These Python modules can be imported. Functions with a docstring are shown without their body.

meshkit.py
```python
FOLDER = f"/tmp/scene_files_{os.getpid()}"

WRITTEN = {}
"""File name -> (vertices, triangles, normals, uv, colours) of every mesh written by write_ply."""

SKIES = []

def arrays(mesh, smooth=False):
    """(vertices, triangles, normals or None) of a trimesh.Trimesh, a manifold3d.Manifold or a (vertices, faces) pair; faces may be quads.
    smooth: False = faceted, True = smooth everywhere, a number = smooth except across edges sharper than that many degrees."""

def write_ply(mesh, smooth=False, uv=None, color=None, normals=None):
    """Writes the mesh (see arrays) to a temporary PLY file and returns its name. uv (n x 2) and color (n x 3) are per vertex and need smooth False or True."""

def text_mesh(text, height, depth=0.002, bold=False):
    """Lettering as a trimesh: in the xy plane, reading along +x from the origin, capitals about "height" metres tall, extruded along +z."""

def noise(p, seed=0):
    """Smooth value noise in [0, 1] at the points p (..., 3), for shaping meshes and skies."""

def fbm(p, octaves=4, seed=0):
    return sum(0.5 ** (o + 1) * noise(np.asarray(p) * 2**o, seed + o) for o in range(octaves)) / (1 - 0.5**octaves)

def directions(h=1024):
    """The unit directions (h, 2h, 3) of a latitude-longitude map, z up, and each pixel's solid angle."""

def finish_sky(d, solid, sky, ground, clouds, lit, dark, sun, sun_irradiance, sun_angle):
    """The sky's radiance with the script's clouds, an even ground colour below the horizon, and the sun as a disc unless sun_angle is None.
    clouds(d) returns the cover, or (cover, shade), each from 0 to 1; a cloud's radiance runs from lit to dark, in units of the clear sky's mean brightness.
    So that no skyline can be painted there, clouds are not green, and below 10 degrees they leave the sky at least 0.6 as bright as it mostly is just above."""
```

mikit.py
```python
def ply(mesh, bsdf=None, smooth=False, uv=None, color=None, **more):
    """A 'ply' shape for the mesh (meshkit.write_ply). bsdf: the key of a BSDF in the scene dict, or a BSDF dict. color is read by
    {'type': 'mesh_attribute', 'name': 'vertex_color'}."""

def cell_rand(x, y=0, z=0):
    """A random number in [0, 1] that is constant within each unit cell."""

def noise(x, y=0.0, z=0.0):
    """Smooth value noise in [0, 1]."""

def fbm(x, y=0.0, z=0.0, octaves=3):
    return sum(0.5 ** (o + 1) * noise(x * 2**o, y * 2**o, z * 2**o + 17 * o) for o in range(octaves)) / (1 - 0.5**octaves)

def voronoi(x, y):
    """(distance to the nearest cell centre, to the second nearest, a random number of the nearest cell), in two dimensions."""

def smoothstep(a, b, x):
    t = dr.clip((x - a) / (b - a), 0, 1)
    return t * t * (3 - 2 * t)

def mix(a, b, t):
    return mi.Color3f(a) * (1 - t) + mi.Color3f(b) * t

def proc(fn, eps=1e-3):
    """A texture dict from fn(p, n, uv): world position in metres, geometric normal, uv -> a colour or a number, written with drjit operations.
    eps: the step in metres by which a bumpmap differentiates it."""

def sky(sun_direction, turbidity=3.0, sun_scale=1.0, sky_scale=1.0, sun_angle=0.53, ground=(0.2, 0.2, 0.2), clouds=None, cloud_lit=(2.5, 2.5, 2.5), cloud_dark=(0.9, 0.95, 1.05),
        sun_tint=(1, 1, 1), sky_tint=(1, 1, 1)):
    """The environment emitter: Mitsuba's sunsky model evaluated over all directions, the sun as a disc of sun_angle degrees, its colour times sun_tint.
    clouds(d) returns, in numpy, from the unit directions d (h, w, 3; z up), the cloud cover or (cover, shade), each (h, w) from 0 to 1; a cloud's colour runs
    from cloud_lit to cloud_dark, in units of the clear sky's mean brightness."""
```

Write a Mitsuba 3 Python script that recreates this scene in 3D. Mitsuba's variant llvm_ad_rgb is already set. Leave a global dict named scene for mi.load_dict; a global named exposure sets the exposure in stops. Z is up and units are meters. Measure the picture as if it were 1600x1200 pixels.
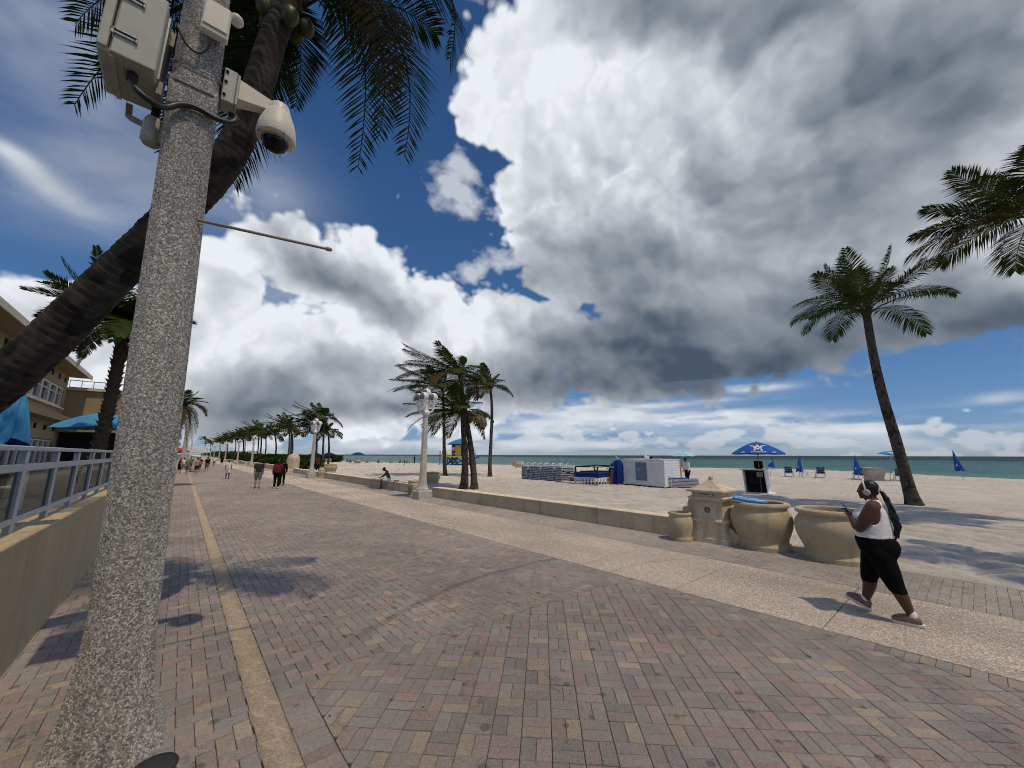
import math, random
import numpy as np
import trimesh
import manifold3d as m3
import drjit as dr
import mitsuba as mi
import meshkit, mikit
from mikit import proc, noise, fbm, voronoi, cell_rand, smoothstep, mix
from shapely.geometry import Polygon, box as sbox

rng = np.random.default_rng(7)
random.seed(7)
T = mi.ScalarTransform4f
scene, labels = {}, {}
exposure = 0.36

# ------------------------------------------------------------------ camera
EYE = np.array([0.0, 0.0, 2.05])
yaw, pitch, roll = math.radians(40.088), math.radians(10.464), math.radians(0.17)
FW = np.array([math.sin(yaw) * math.cos(pitch), math.cos(yaw) * math.cos(pitch), math.sin(pitch)])
RT = np.array([math.cos(yaw), -math.sin(yaw), 0.0])
UP = np.cross(RT, FW)
RT, UP = RT * math.cos(roll) + UP * math.sin(roll), UP * math.cos(roll) - RT * math.sin(roll)
scene['camera'] = {'type': 'perspective', 'fov': 106.16, 'fov_axis': 'x', 'near_clip': 0.05, 'far_clip': 60000.0,
                   'to_world': T().look_at(origin=EYE.tolist(), target=(EYE + FW).tolist(), up=UP.tolist())}


def in_view(p, slack=0.0):
    v = np.asarray(p, float) - EYE
    w = v @ FW
    return (w > 0.3) & (np.abs(v @ RT) < (1.332 + slack) * w) & (np.abs(v @ UP) < (0.999 + slack) * w)


# ------------------------------------------------------------------ sky and sun
CUMULUS = [(45.09, 51.23, 5.58, 4.91, -3.77, 1), (39.94, 46.67, 6.5, 4.66, 0.24, 1), (47.65, 43.87, 9.31, 7.24, -5.12, 1), (46.39, 37.59, 7.91, 5.99, -3.7, 1), (61.4, 45.3, 13.22, 11.41, -15.36, 1), (55.39, 32.15, 15.36, 9.46, -8.12, 1), (50.16, 25.93, 9.7, 6.08, -4.28, 1), (73.59, 35.7, 16.69, 15.47, -20.95, 1), (86.94, 34.85, 13.02, 15.27, -31.19, 1), (94.5, 35.07, 10.67, 11.42, -38.59, 1), (89.79, 21.03, 11.68, 9.04, -22.71, 1), (78.85, 21.14, 15.67, 9.32, -15.95, 1), (67.71, 17.87, 18.36, 9.07, -8.94, 1), (58.99, 13.58, 16.55, 5.38, -4.42, 1), (90.98, 14.26, 8.24, 3.78, -16.6, 1), (76.43, 11.29, 8.18, 2.48, -0.61, 1), (88.48, 12.01, 7.51, 2.06, 0.32, 1), (62.89, 56.04, 15.36, 4.79, -19.11, 1), (92.84, 48.49, 16.93, 7.62, -44.44, 1), (100.14, 25.96, 8.24, 11.47, -37, 1), (1.66, 18.02, 4.55, 5.53, 13.99, 1), (4.84, 13.22, 6.49, 6.22, 9.39, 1), (1.52, 8.87, 7.11, 6.71, 7.22, 1), (11.36, 12.49, 8.85, 7.48, 6.96, 1), (17.47, 16.68, 7.31, 5.21, 7, 1), (22.45, 21.66, 4.28, 3.15, 6.86, 1), (29.19, 19.55, 9, 4.55, 3.86, 1), (38.06, 19.89, 8.36, 5.08, 0.86, 1), (45.02, 18, 9.26, 6.49, -1.36, 1), (21.34, 10.77, 15.02, 7.18, 3.81, 1), (36.2, 11.38, 14.68, 5.21, 0.94, 1), (9.7, 6.49, 14.07, 4.1, 3.99, 1), (-12.16, 12.37, 3.43, 2.67, 15.73, 1), (-8.86, 12.6, 4.34, 3.8, 14.31, 1), (-5.69, 9.94, 7.7, 5.36, 10.3, 1), (48.05, 21.59, 6.4, 3.63, -2.78, 1), (25.2, 5.02, 7.92, 1.64, 1.51, 1), (2.13, 3.65, 8.29, 2.98, 3.06, 1), (8.04, 26.13, 4.62, 3.13, -7.05, 1), (14.93, 26.46, 4.5, 2.47, -3.9, 1), (16.14, 22.53, 6.16, 2.99, -17.24, 1), (10.32, 23.1, 4.35, 2.37, 12.84, 1)]
PUFFS = [(30.66, 36.98, 5.11, 3.96, 41.57, 1), (29.79, 39.84, 2.42, 2.43, -53.03, 1), (34.11, 26.65, 3.27, 1.91, 17.24, 1), (37.65, 36.96, 2.89, 1.83, 1.62, 1), (39, 28, 2.72, 2.94, 0.67, 1), (32.61, 54.3, 1.23, 1.23, 6.21, 1)]
VEILS = [(-14.98, 35.47, 6.65, 6.76, 14.78, 0.55), (-8.53, 28.88, 6.16, 3.48, 28.92, 0.55), (-14.17, 24.79, 3.19, 1.01, -24.42, 0.8), (-15.95, 26.08, 1.9, 0.65, -14.55, 0.7), (3.33, 31.03, 6.96, 5.02, -1.53, 0.35), (-10.01, 23.16, 5.86, 2.45, 11.65, 0.5), (8.32, 20.27, 8.25, 4, 0.88, 0.4)]
BANDS = [(72.41, 4.52, 10.16, 0.8, -2.65, 0.9), (62.73, 5.51, 11.21, 1.05, -2.11, 0.95), (79.19, 3.22, 9.18, 0.88, -2.4, 0.85), (89.46, 3.54, 5.34, 0.99, 0.68, 0.6), (83.8, 1.52, 12.03, 0.95, -1.22, 0.35), (49.59, 6.59, 10.03, 1.22, -0.93, 0.85), (45.79, 4.29, 11.06, 1.22, -0.26, 0.8), (42.94, 1.95, 11.07, 1.49, 0.07, 0.6), (33.54, 1.92, 5.56, 1.3, 0.39, 0.7), (72.79, 8.44, 4.09, 0.56, -0.45, 0.8), (66.04, 7.09, 8.47, 0.43, 1.18, 0.45), (21.62, 6.26, 9.33, 1.26, 2.27, 0.5), (18.58, 1.32, 4.88, 1.04, 0.7, 0.6), (25.36, 1.84, 5.27, 0.9, 0.66, 0.5), (58.34, 1.9, 11.71, 1.42, -0.45, 0.5), (92.42, 5.27, 1.82, 0.53, -1.66, 0.5), (30.66, 5.14, 7.33, 1.12, 1.02, 0.6)]
SHADED = [(68.06, 50.8, 10.52, 3.07, -22.24, 0.9), (82.81, 45.86, 6.36, 3.11, -33.39, 0.6), (92.37, 35.87, 7.56, 5.27, -46.24, 0.85), (97.09, 35.39, 6.04, 6.3, -41.55, 0.6), (85.97, 35.92, 3.07, 3.33, -31.01, 0.3), (63.77, 20.14, 15.7, 6.72, -13.67, 0.7), (71.15, 13.62, 16.09, 4.89, -7.88, 1.3), (58.83, 10.7, 15.8, 3.43, -3.42, 1.2), (59.81, 26.65, 5.76, 3.73, -8.96, 0.4), (82.86, 15, 11.75, 4.24, -2.63, 1), (93.18, 13.01, 5.13, 2.35, -8.44, 1.1), (47.86, 13.23, 9.24, 3.76, -1.62, 0.7), (77.72, 11.49, 10.98, 2.74, -1.02, 1), (50.34, 31.02, 9.44, 5.74, -5.16, 0.32), (56.81, 38.78, 7.04, 4.25, -10.51, 0.06), (82.47, 25.08, 15.57, 8.63, -20.95, 0.45), (77.11, 33.86, 11.11, 7.11, -22.62, 0.25), (90.53, 25.75, 7.99, 4.63, -27.53, 0.25), (46.15, 26.15, 8.1, 3.51, -2.52, 0.4), (38.14, 11.88, 12.1, 3.61, 0.57, 0.55), (24.75, 13.74, 10.51, 3.66, 3.9, 0.22), (59.2, 17.16, 13.34, 3.55, -5.66, 0.4), (10.24, 23.89, 7.65, 3.24, -9.19, 0.6), (16.99, 22.66, 7.03, 2.75, -11.9, 0.65), (22.57, 19.9, 5.16, 2.21, 6.31, 0.35), (9.78, 5.67, 16.11, 2.3, 3.5, 0.5), (21.62, 6.26, 13.41, 1.62, 2.27, 0.5), (2.04, 4.4, 8.29, 2.69, 3.65, 0.6), (10.84, 9.91, 8.75, 2.5, 5.7, 0.4), (24.94, 10.06, 7.95, 2.3, 2.88, 0.3), (4.7, 8.46, 7.68, 1.95, 6.18, 0.3), (-8.53, 28.88, 5.21, 2.9, 28.92, 0.6)]
HOLES = [(78.57, 44.88, 3.74, 0.9, -18.31, 1), (70.29, 45.84, 0.52, 0.44, -22.52, 1)]


def blob_field(d, blobs, soft=False):
    """Largest (or, soft, the sum) of ellipses on the sky: (azimuth, elevation, half-axes, turn, weight), in degrees."""
    best = np.zeros(len(d)) if soft else np.full(len(d), -3.0)
    for az, el, a, b, rot, w in blobs:
        az, el, rot = np.radians((az, el, rot))
        c = np.array([np.sin(az) * np.cos(el), np.cos(az) * np.cos(el), np.sin(el)])
        ea = np.array([np.cos(az), -np.sin(az), 0.0])
        ee = np.cross(ea, c) * np.sign(np.cross(ea, c)[2])
        u, v, ahead = d @ ea, d @ ee, d @ c > 0
        p, q = (u * np.cos(rot) + v * np.sin(rot)) / np.radians(a), (-u * np.sin(rot) + v * np.cos(rot)) / np.radians(b)
        r = np.sqrt(p * p + q * q)
        if soft:
            best += np.where(ahead, w * np.exp(-1.1 * r * r), 0)
        else:
            best = np.maximum(best, np.where(ahead, (1 - r) * min(np.radians(a), np.radians(b)) * w, -3))
    return best


def puffs(p, seed):
    """Round bumps: 1 at the centre of each cell of a jittered grid, falling off towards its edge."""
    i, best = np.floor(p).astype(np.int64), np.full(len(p), 9.0)
    for o in np.ndindex(3, 3, 3):
        c = i + np.array(o) - 1
        h = (c[:, 0] * 374761393 + c[:, 1] * 668265263 + c[:, 2] * 2147483647 + seed * 144665) & 0xFFFFFFFF
        h = ((h ^ (h >> 13)) * 1274126177) & 0xFFFFFFFF
        h ^= h >> 16
        j = np.stack([h & 1023, (h >> 10) & 1023, (h >> 20) & 1023], -1) / 1023.0
        best = np.minimum(best, ((c + j - p) ** 2).sum(-1))
    return 1 - np.sqrt(best)


def sky_clouds(d):
    shape, d = d.shape[:-1], d.reshape(-1, 3)
    el = np.arcsin(np.clip(d[:, 2], -1, 1))
    F = lambda p, f, o, s: meshkit.fbm(p * f, o, s)
    flat = d * [1, 1, 2.2]
    warp = np.stack([F(d, 5, 3, 11), F(d, 5, 3, 23), F(d, 5, 3, 37)], -1) - 0.5
    fine = np.stack([F(d, 30, 3, 12), F(d, 30, 3, 24), F(d, 30, 3, 38)], -1) - 0.5
    q = (d + 0.05 * warp + 0.012 * fine) * [1, 1, 1.25]
    heap = lambda p: 0.55 * puffs(p * 9, 1) + 0.28 * puffs(p * 21, 2) + 0.14 * puffs(p * 47, 3) + 0.06 * F(p, 90, 3, 9)
    h0 = heap(q)
    h1 = heap(q + 0.012 * np.array([0.30, -0.60, 0.75]))
    seen = blob_field(d, [(40, 20, 78, 52, 0, 1)])
    out = np.clip(-seen * 6, 0, 1)
    core = np.maximum(blob_field(d, CUMULUS), np.where(out > 0, (F(flat, 2.3, 4, 3) - 0.54) * 0.6 * out - 0.3 * (1 - out), -3))
    cum = core + 0.13 * (h0 - 0.5) + 0.05 * (F(q, 8, 4, 91) - 0.5)
    cover = np.clip((cum + 0.012) / 0.016, 0, 1)
    cover *= 1 - 0.85 * np.clip((blob_field(d, HOLES) + 0.10 * (F(q, 16, 5, 5) - 0.52)) / 0.06, 0, 1)
    puff = np.clip((blob_field(d, PUFFS) + 0.17 * (F(q, 20, 5, 7) - 0.56)) / 0.045, 0, 1) * 0.8
    veil = np.clip(blob_field(d, VEILS, True) * np.clip(0.2 + 1.7 * (F(flat + 0.15 * warp, 6, 5, 61) - 0.25), 0, 1), 0, 0.85)
    streak = np.clip(4.5 * (F(d * [1, 1, 6] + 0.05 * warp, 7, 6, 71) - 0.36), 0, 1)
    bands = np.clip(1.3 * blob_field(d, BANDS, True) * streak, 0, 1) * 0.92
    deg = np.degrees(el)
    far = np.clip((F(d * [1, 1, 1.5], 26, 5, 81) - 0.585 + 0.10 * np.exp(-((deg - 2.2) / 1.3) ** 2) - 0.12 * np.clip((deg - 3.2) / 1.5, 0, 9)) / 0.07, 0, 1) * 0.7
    haze = np.exp(-np.clip(el, 0, 2) / np.radians(2.4)) * 0.6
    dark = blob_field(d + 0.09 * warp + 0.025 * fine, SHADED, True)
    dark = 1 - np.exp(-1.7 * dark)
    rim = np.exp(-np.clip(cum, 0, 1) / 0.035)
    soft = 0.5 - F(d + 0.03 * warp, 7, 4, 19)
    low = d + 0.08 * warp + 0.02 * fine
    lobe = lambda p: 0.6 * puffs(p * 5.0, 8) + 0.28 * puffs(p * 11.5, 9) + 0.12 * puffs(p * 25, 10)
    toward = 0.035 * np.array([0.1, -0.55, 0.83])
    edge = np.clip(1.9 * (lobe(low + toward) - lobe(low)), -0.26, 0.34)
    small = np.clip(1.3 * (h1 - h0), -0.22, 0.22)
    level = 3.6 * lobe(low + 0.012 * fine) + 1.1 * h0 + 2.0 * F(low, 3.0, 2, 66)
    step = level - np.floor(level)                       # each heap hides the foot of the one behind it
    heap_edge = np.where(step < 0.80, step / 0.80, (1 - step) / 0.20)
    top = np.clip(0.5 - 5.0 * edge, 0.05, 1)
    body = 0.10 + 0.27 * top * (0.45 - heap_edge) * (1 - dark) ** 1.6 + 0.90 * dark * (1 + 0.30 * soft) - 0.16 * rim * (1 - dark) + (0.8 * edge + 0.30 * small) * (1 - 0.72 * dark) + 0.13 * soft + 0.22 * (0.5 - F(d + 0.1 * warp, 3.2, 3, 77))
    total = 1 - (1 - cover) * (1 - puff) * (1 - veil) * (1 - bands) * (1 - far) * (1 - haze)
    w = np.stack([cover + 1e-6, puff * (1 - cover), veil * (1 - cover), bands * (1 - cover), far * (1 - cover), haze * (1 - cover) * 0.6], -1)
    s = np.stack([np.clip(body, 0, 1), 0 * body + 0.25, np.clip(0.12 + 0.6 * dark, 0, 1), 0.15 + 0.5 * (0.55 - F(flat, 20, 3, 33)), 0.30 - 0.10 * np.clip(deg - 2, -1, 2), 0 * body + 0.5], -1)
    return total.reshape(shape), np.clip((w * s).sum(-1) / w.sum(-1), 0, 1).reshape(shape)


def clouds(d):
    """Full detail where the camera can look, every fourth direction elsewhere."""
    h, w = d.shape[:2]
    cover, shade = (np.repeat(np.repeat(x, 4, 0), 4, 1)[:h, :w] for x in sky_clouds(d[2::4, 2::4]))
    near = d @ np.array([0.61, 0.73, 0.31]) > 0.40
    cover[near], shade[near] = sky_clouds(d[near])
    return cover, shade


SUN = (0.01, -0.43, 0.90)
scene['sky'] = mikit.sky(SUN, turbidity=2.6, sun_scale=0.95, sky_scale=1.40, clouds=clouds, cloud_lit=(5.0, 5.2, 5.5), cloud_dark=(0.40, 0.58, 0.86),
                         ground=(0.25, 0.24, 0.22), sky_tint=(0.61, 0.88, 1.13), sun_tint=(1.03, 0.985, 0.91))


# ------------------------------------------------------------------ helpers
def numbered(name):
    if name not in scene and name not in labels and name not in KEYS:
        KEYS.add(name)
        return name
    k = 1
    while f'{name}_{k:03d}' in KEYS or f'{name}_{k:03d}' in scene:
        k += 1
    KEYS.add(f'{name}_{k:03d}')
    return f'{name}_{k:03d}'


KEYS = set()
NEXT = {}


def fresh(name):
    """Like numbered, without the search: for long runs of alike pieces."""
    k = NEXT.get(name, 0)
    NEXT[name] = k + 1
    key = name if k == 0 else f'{name}_{k:03d}'
    KEYS.add(key)
    return key


def thing(name, label=None, cat=None, group=None, kind=None):
    key = fresh(name)
    tag(key, label, cat, group, kind)
    return key


def tag(key, label=None, cat=None, group=None, kind=None):
    d = {k: v for k, v in (('label', label), ('category', cat), ('group', group), ('kind', kind)) if v}
    if d:
        labels[key] = d


def part(parent, name, mesh, mat, smooth=False, uv=None, label=None, kind=None, tw=None):
    key = fresh(f'{parent}__{name}')
    scene[key] = mikit.ply(mesh, mat, smooth=smooth, uv=uv)
    if tw is not None:
        scene[key]['to_world'] = tw
    tag(key, label, kind=kind)
    return key


def solo(name, mesh, mat, label=None, cat=None, group=None, kind=None, smooth=False, uv=None):
    key = fresh(name)
    scene[key] = mikit.ply(mesh, mat, smooth=smooth, uv=uv)
    tag(key, label, cat, group, kind)
    return key


def copy_of(src, dst_name, tw, label=None, cat=None, group=None):
    key = fresh(dst_name)
    s = labels.get(src, {})
    tag(key, label or s.get('label'), cat or s.get('category'), group or s.get('group'))
    for k in [k for k in scene if k.startswith(src + '__')]:
        e = dict(scene[k])
        e['to_world'] = tw @ e['to_world'] if 'to_world' in e else tw
        scene[key + k[len(src):]] = e
    return key


def arr(m):
    if isinstance(m, (tuple, list)):
        v, f = np.asarray(m[0], float), np.asarray(m[1], int)
        if f.shape[1] == 4:
            f = np.vstack([f[:, [0, 1, 2]], f[:, [0, 2, 3]]])
        return v, f
    if hasattr(m, 'to_mesh'):
        q = m.to_mesh()
        return np.asarray(q.vert_properties[:, :3], float), np.asarray(q.tri_verts, int)
    return np.asarray(m.vertices, float), np.asarray(m.faces, int)


def cat(*ms):
    vs, fs, n = [], [], 0
    for m in ms:
        v, f = arr(m)
        vs.append(v)
        fs.append(f + n)
        n += len(v)
    return np.vstack(vs), np.vstack(fs)


def move(m, at=(0, 0, 0), rz=0.0, s=1.0, rx=0.0, ry=0.0):
    v, f = arr(m)
    v = v * s
    for ang, (i, j) in ((rx, (1, 2)), (ry, (2, 0)), (rz, (0, 1))):
        if ang:
            c, q = math.cos(ang), math.sin(ang)
            w = v.copy()
            w[:, i] = v[:, i] * c - v[:, j] * q
            w[:, j] = v[:, i] * q + v[:, j] * c
            v = w
    return v + np.asarray(at, float), f


def box(c, s, rz=0.0, bevel=0.0):
    """Box of size s centred at c; bevel cuts its edges."""
    h = np.asarray(s, float) / 2
    if bevel:
        b = min(bevel, h.min() * 0.9)
        pts = [np.array([i, j, k]) * h - np.array([i, j, k]) * b * (1 - np.eye(3)[a]) for i in (-1, 1) for j in (-1, 1) for k in (-1, 1) for a in range(3)]
        m = arr(m3.Manifold.hull_points(np.array(pts)))
    else:
        v = np.array([[i, j, k] for i in (-1, 1) for j in (-1, 1) for k in (-1, 1)], float) * h
        m = (v, np.array([[0, 1, 3], [0, 3, 2], [4, 6, 7], [4, 7, 5], [0, 4, 5], [0, 5, 1], [2, 3, 7], [2, 7, 6], [0, 2, 6], [0, 6, 4], [1, 5, 7], [1, 7, 3]]))
    return move(m, c, rz)


def lathe(profile, n=40, at=(0, 0, 0), square=False):
    """Turn (radius, z) points about z; square: four flat sides instead (radius = half width)."""
    n = 4 if square else n
    p = np.asarray(profile, float)
    a = np.arange(n) * 2 * np.pi / n + (np.pi / 4 if square else 0)
    k = math.sqrt(2) if square else 1.0
    v = np.concatenate([np.stack([r * k * np.cos(a), r * k * np.sin(a), np.full(n, z)], -1) for r, z in p])
    f = []
    for i in range(len(p) - 1):
        j, q = i * n + np.arange(n), i * n + (np.arange(n) + 1) % n
        f.append(np.stack([j, q, q + n, j + n], -1))
    f = np.vstack(f)
    f = np.vstack([f[:, [0, 1, 2]], f[:, [0, 2, 3]]])
    caps = []
    for i, flip in ((0, True), (len(p) - 1, False)):
        if p[i, 0] > 1e-6:
            v = np.vstack([v, [[0, 0, p[i, 1]]]])
            j, q, c = i * n + np.arange(n), i * n + (np.arange(n) + 1) % n, np.full(n, len(v) - 1)
            caps.append(np.stack([q, j, c] if flip else [j, q, c], -1))
    return v + np.asarray(at, float), np.vstack([f, *caps]) if caps else f


def tube(points, radii, sides=8, caps=True, uv=False):
    p = np.asarray(points, float)
    r = np.broadcast_to(np.asarray(radii, float), (len(p),))
    t = np.gradient(p, axis=0)
    t /= np.linalg.norm(t, axis=1, keepdims=True) + 1e-12
    a = np.zeros_like(p)
    ref = np.array([0, 0, 1.0]) if abs(t[0, 2]) < 0.9 else np.array([1.0, 0, 0])
    for i in range(len(p)):
        x = ref - t[i] * (ref @ t[i])
        a[i] = x / (np.linalg.norm(x) + 1e-12)
        ref = a[i]
    b = np.cross(t, a)
    ang = np.arange(sides) * 2 * np.pi / sides
    v = (p[:, None] + r[:, None, None] * (np.cos(ang)[None, :, None] * a[:, None] + np.sin(ang)[None, :, None] * b[:, None])).reshape(-1, 3)
    i, j = np.meshgrid(np.arange(len(p) - 1), np.arange(sides), indexing='ij')
    q = np.stack([i * sides + j, i * sides + (j + 1) % sides, (i + 1) * sides + (j + 1) % sides, (i + 1) * sides + j], -1).reshape(-1, 4)
    f = np.vstack([q[:, [0, 1, 2]], q[:, [0, 2, 3]]])
    if caps:
        n = len(v)
        v = np.vstack([v, p[:1], p[-1:]])
        k = np.arange(sides)
        f = np.vstack([f, np.stack([(k + 1) % sides, k, np.full(sides, n)], -1), np.stack([n - 2 - sides + k + 0, 0 * k + n + 1, k], -1)[:0],
                       np.stack([(len(p) - 1) * sides + k, (len(p) - 1) * sides + (k + 1) % sides, np.full(sides, n + 1)], -1)])
    return v, f


def smooth_path(points, n):
    p = np.asarray(points, float)
    d = np.concatenate([[0], np.cumsum(np.linalg.norm(np.diff(p, axis=0), axis=1))])
    from scipy.interpolate import CubicSpline
    return CubicSpline(d, p)(np.linspace(0, d[-1], n))


def bar(a, b, w, h=None, bevel=0.0):
    """A straight bar of section w x h from a to b."""
    a, b = np.asarray(a, float), np.asarray(b, float)
    d = b - a
    L = np.linalg.norm(d)
    z = d / L
    x = np.cross([0, 0, 1.0], z) if abs(z[2]) < 0.95 else np.array([1.0, 0, 0])
    x /= np.linalg.norm(x)
    y = np.cross(z, x)
    v, f = box((0, 0, L / 2), (w, h or w, L), bevel=bevel)
    return v[:, :1] * x + v[:, 1:2] * y + v[:, 2:] * z + a, f


def prism(poly, z0, z1):
    """Extrude a 2-D polygon (n x 2) along z."""
    m = trimesh.creation.extrude_polygon(Polygon(poly), z1 - z0, engine='earcut')
    v, f = arr(m)
    return v + [0, 0, z0], f


def turn(m, x, y, z, at=(0, 0, 0)):
    """Re-express a mesh: its x, y, z axes become these world vectors."""
    v, f = arr(m)
    B = np.array([x, y, z], float)
    if np.linalg.det(B) < 0:
        f = f[:, ::-1]
    return v @ B + np.asarray(at, float), f


def ball(c, r, n=2):
    m = trimesh.creation.icosphere(subdivisions=n)
    return np.array(m.vertices) * np.asarray(r, float) + np.asarray(c, float), np.array(m.faces)


# ------------------------------------------------------------------ materials
def rgb(c):
    return {'type': 'rgb', 'value': list(map(float, c))}


def pbr(c, rough=0.8, spec=0.3, two=False, **kw):
    b = {'type': 'principled', 'base_color': proc(c) if callable(c) else rgb(c), 'roughness': rough, 'specular': spec, **{k: v for k, v in kw.items()}}
    return {'type': 'twosided', 'bsdf': b} if two else b


def bumped(b, fn, eps=2e-3, scale=1.0):
    return {'type': 'bumpmap', 'height': proc(fn, eps), 'scale': scale, 'bsdf': b}


def mat(name, b):
    scene[name] = b
    return name


def tone(c, k=0.25, f=3.0):
    """A base colour with uneven wear."""
    return lambda p, n, uv: mi.Color3f(*c) * (1 - k + 2 * k * fbm(p.x * f, p.y * f, p.z * f, 4))


GREY, MAUVE, ROSE, TAN, SLATE = (.255, .248, .243), (.300, .246, .240), (.330, .230, .220), (.385, .318, .240), (.205, .203, .206)


def paver_colour(p, r, r2):
    c = mi.Color3f(*GREY)
    c = dr.select(r > 0.36, mi.Color3f(*MAUVE), c)
    c = dr.select(r > 0.70, mi.Color3f(*ROSE), c)
    c = dr.select(r > 0.85, mi.Color3f(*TAN), c)
    c = dr.select(r > 0.92, mi.Color3f(*SLATE), c)
    c = mix(mix(c, (.276, .244, .237), 0.43), (.40, .37, .33), 0.42 * smoothstep(8.3, 8.6, p.x) * (0.5 + fbm(p.x * 1.5, p.y * 1.5, 8, 3)))
    grain = 0.56 + 0.30 * noise(p.x * 110, p.y * 110, 3) + 0.60 * noise(p.x * 210, p.y * 210, 9)
    wear = 0.72 + 0.5 * fbm(p.x * 0.8, p.y * 0.8, 5, 4)
    d = dr.abs(dr.sqrt(dr.square(p.x - 5.1) + dr.square(p.y + 0.6)) - 6.45 + 0.10 * noise(p.x * 2, p.y * 2))
    track = 1 - 0.30 * smoothstep(0.10, 0.02, d) * smoothstep(1.4, 2.2, p.x) * smoothstep(7.0, 5.5, p.x)
    spots = 1 - 0.30 * smoothstep(0.70, 0.86, fbm(p.x * 5, p.y * 5, 40, 3)) * smoothstep(0.5, 0.62, noise(p.x * 33, p.y * 33, 41))
    g1, g2, gw = voronoi(p.x * 2.3, p.y * 2.3)
    gum = 1 - 0.42 * smoothstep(0.062, 0.040, g1 * (1.5 - gw)) * smoothstep(0.45, 0.55, gw)
    return c * mi.Color3f(.985, 1.0, .97) * (0.83 + 0.20 * r2) * grain * wear * track * spots * gum


def far_paver(p, n, uv):
    i, j = dr.floor(p.x / 0.1125), dr.floor(p.y / 0.225)
    return paver_colour(p, cell_rand(i, j, 1), cell_rand(i, j, 2)) * 0.95


def grains(p, n):
    return voronoi((p.y * n.x - p.x * n.y) * 94 + 7 * dr.floor(n.x * 2 + 0.5), p.z * 94)


def pebbles(p, n, uv):
    d1, d2, w = grains(p, n)
    c = mix((.36, .345, .315), (.72, .70, .65), smoothstep(0.45, 0.95, w))
    c = mix(c, (.20, .195, .18), smoothstep(0.24, 0.05, w))
    return c * (0.50 + 0.50 * smoothstep(0.04, 0.30, d2 - d1)) * (0.86 + 0.36 * fbm(p.x * 4, p.y * 4, p.z * 0.9, 3)) * (1 - 0.30 * smoothstep(0.55, 0.75, fbm(p.x * 13, p.y * 13, p.z * 0.5 + 20, 3)))


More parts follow.
